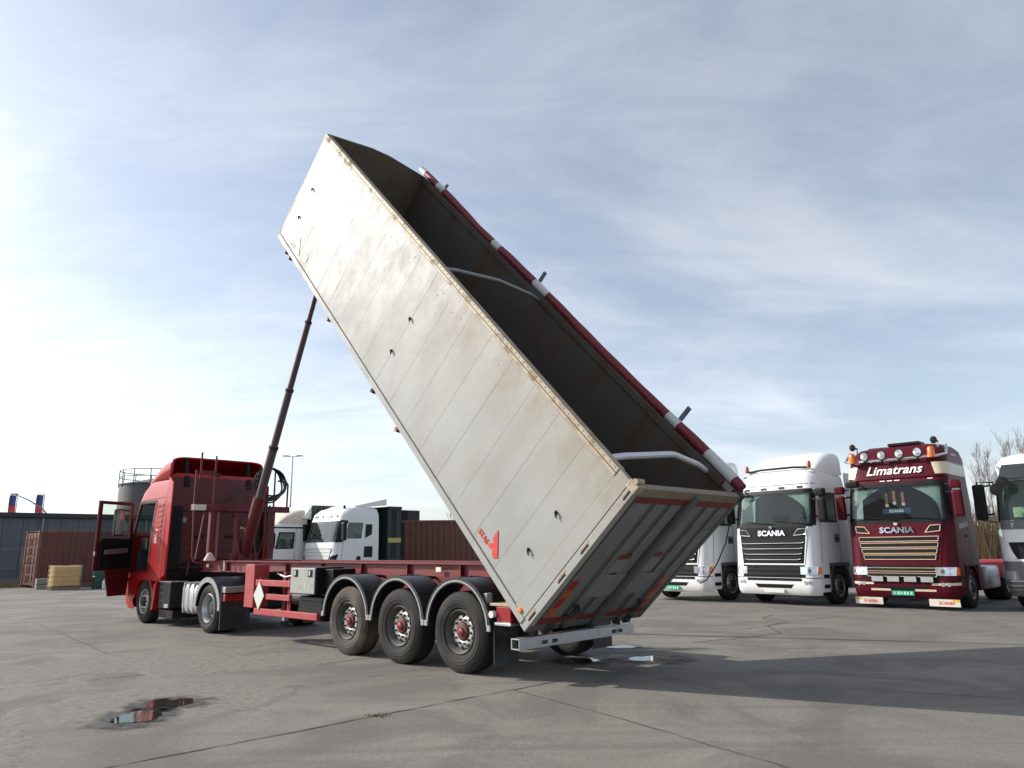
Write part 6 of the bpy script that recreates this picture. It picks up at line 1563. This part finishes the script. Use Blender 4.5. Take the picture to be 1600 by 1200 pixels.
# broken, gritty surface where the concrete skin has worn off (real relief)
from mathutils import noise as mnoise
GRIT = mat('broken_concrete', (0.185, 0.168, 0.145), 0.92, var=0.35, scale=16, dirt=(0.10, 0.093, 0.083), dirt_amt=0.45, dirt_scale=9, bump=0.5, bump_scale=120)
def rough_patch(cx, cy, sx, sy, rot, seed, amp=0.016, res=0.035):
    nx, ny = int(2*sx/res), int(2*sy/res); mb = MB(); rows = []
    for j in range(ny+1):
        row = []
        for i in range(nx+1):
            a, b = -1+2*i/nx, -1+2*j/ny
            lx, ly = a*sx, b*sy
            x = cx+lx*math.cos(rot)-ly*math.sin(rot); y = cy+lx*math.sin(rot)+ly*math.cos(rot)
            edge = 1-(a*a+b*b)
            n0 = mnoise.fractal(Vector((x*0.9, y*0.9, seed)), 1.0, 2.0, 4)
            n1_ = mnoise.fractal(Vector((x*7, y*7, seed+5)), 0.8, 2.0, 4)
            n2_ = mnoise.noise(Vector((x*26, y*26, seed+9)))
            h = min(edge*1.3+n0*0.9-0.25, 0.35)*0.03 + amp*(0.45*n1_+0.35*n2_)
            row.append((x, y, min(h, 0.012) if edge > 0 else min(h, -0.006)))
        rows.append(row)
    tag(mb.grid(rows).build('broken_surface', GRIT, None, 60), kind='structure')
rough_patch(-4.0, 8.75, 1.5, 1.15, 0.4, 1.0)
rough_patch(-3.4, 12.1, 2.9, 0.9, 0.72, 2.0)
rough_patch(-6.3, 11.6, 2.6, 1.3, 0.6, 3.0, res=0.045)
rough_patch(2.1, 12.4, 1.3, 0.5, 0.05, 4.0)
rough_patch(-4.9, 6.6, 0.9, 1.1, 0.8, 5.0)
wd = MB()
for k in range(70):
    a, r_ = random.uniform(0, 6.28), random.uniform(0, 0.10)
    x0_, y0_ = -1.42+math.cos(a)*r_*1.5, 7.92+math.sin(a)*r_; hh = random.uniform(0.008, 0.026)
    wd.add([(x0_-0.008, y0_, 0), (x0_+0.008, y0_, 0), (x0_+random.uniform(-0.04, 0.04), y0_+random.uniform(-0.03, 0.03), hh)], [(0, 1, 2)])
tag(wd.build('weed_tuft', mat('weed_green', (0.12, 0.13, 0.03), 0.9, var=0.3), None, 0, fix=False), 'small yellow-green weed tuft growing in the front slab joint', 'weed', kind='stuff')
# grit and loose stones round the broken patches
ST_ = mat('loose_stone', (0.20, 0.19, 0.175), 0.9, var=0.4, scale=3)
gs = MB(); rnd = random.Random(21)
def stone(x, y, s):
    vs = []
    for (a, b, c) in ((1, 0, 0), (-1, 0, 0), (0, 1, 0), (0, -1, 0), (0, 0, 1)):
        k = s*rnd.uniform(0.6, 1.2); vs.append((x+a*k, y+b*k, c*k*0.7+0.001))
    gs.add(vs, [(0, 2, 4), (2, 1, 4), (1, 3, 4), (3, 0, 4)])
zones = [(-4.0, 8.3, 1.0, 0.8, 900), (-3.4, 12.2, 2.2, 0.9, 700), (2.0, 12.3, 1.0, 0.35, 700)]
for cx, cy, sx, sy, n in zones:
    for k in range(n): stone(rnd.gauss(cx, sx*0.6), rnd.gauss(cy, sy*0.6), rnd.choice((0.003, 0.004, 0.006, 0.009)))
for k in range(700): stone(rnd.uniform(-9, 10), rnd.uniform(4.5, 17), rnd.choice((0.003, 0.004, 0.006)))
tag(gs.build('loose_gravel', ST_, None, 0, fix=False), 'loose grit and small stones scattered over the yard', 'gravel', kind='stuff')
# dry grass verge in front of the warehouse
gr = MB()
for k in range(7000):
    u_, w_ = rnd.uniform(-7, 9.5), rnd.uniform(-1.4, 0.9)
    p_ = Vector((-29.5, 37.0, 0))+TV*u_*1.0+TU*w_
    hh = rnd.uniform(0.08, 0.30); dx, dy = rnd.uniform(-0.12, 0.12), rnd.uniform(-0.12, 0.12)
    gr.add([(p_.x-0.02, p_.y, 0), (p_.x+0.02, p_.y, 0), (p_.x+dx, p_.y+dy, hh)], [(0, 1, 2)])
tag(gr.build('grass', mat('dry_grass', (0.20, 0.17, 0.07), 0.9, var=0.3, scale=2), None, 0, fix=False), 'dry yellow grass verge along the fence', 'grass', kind='stuff')
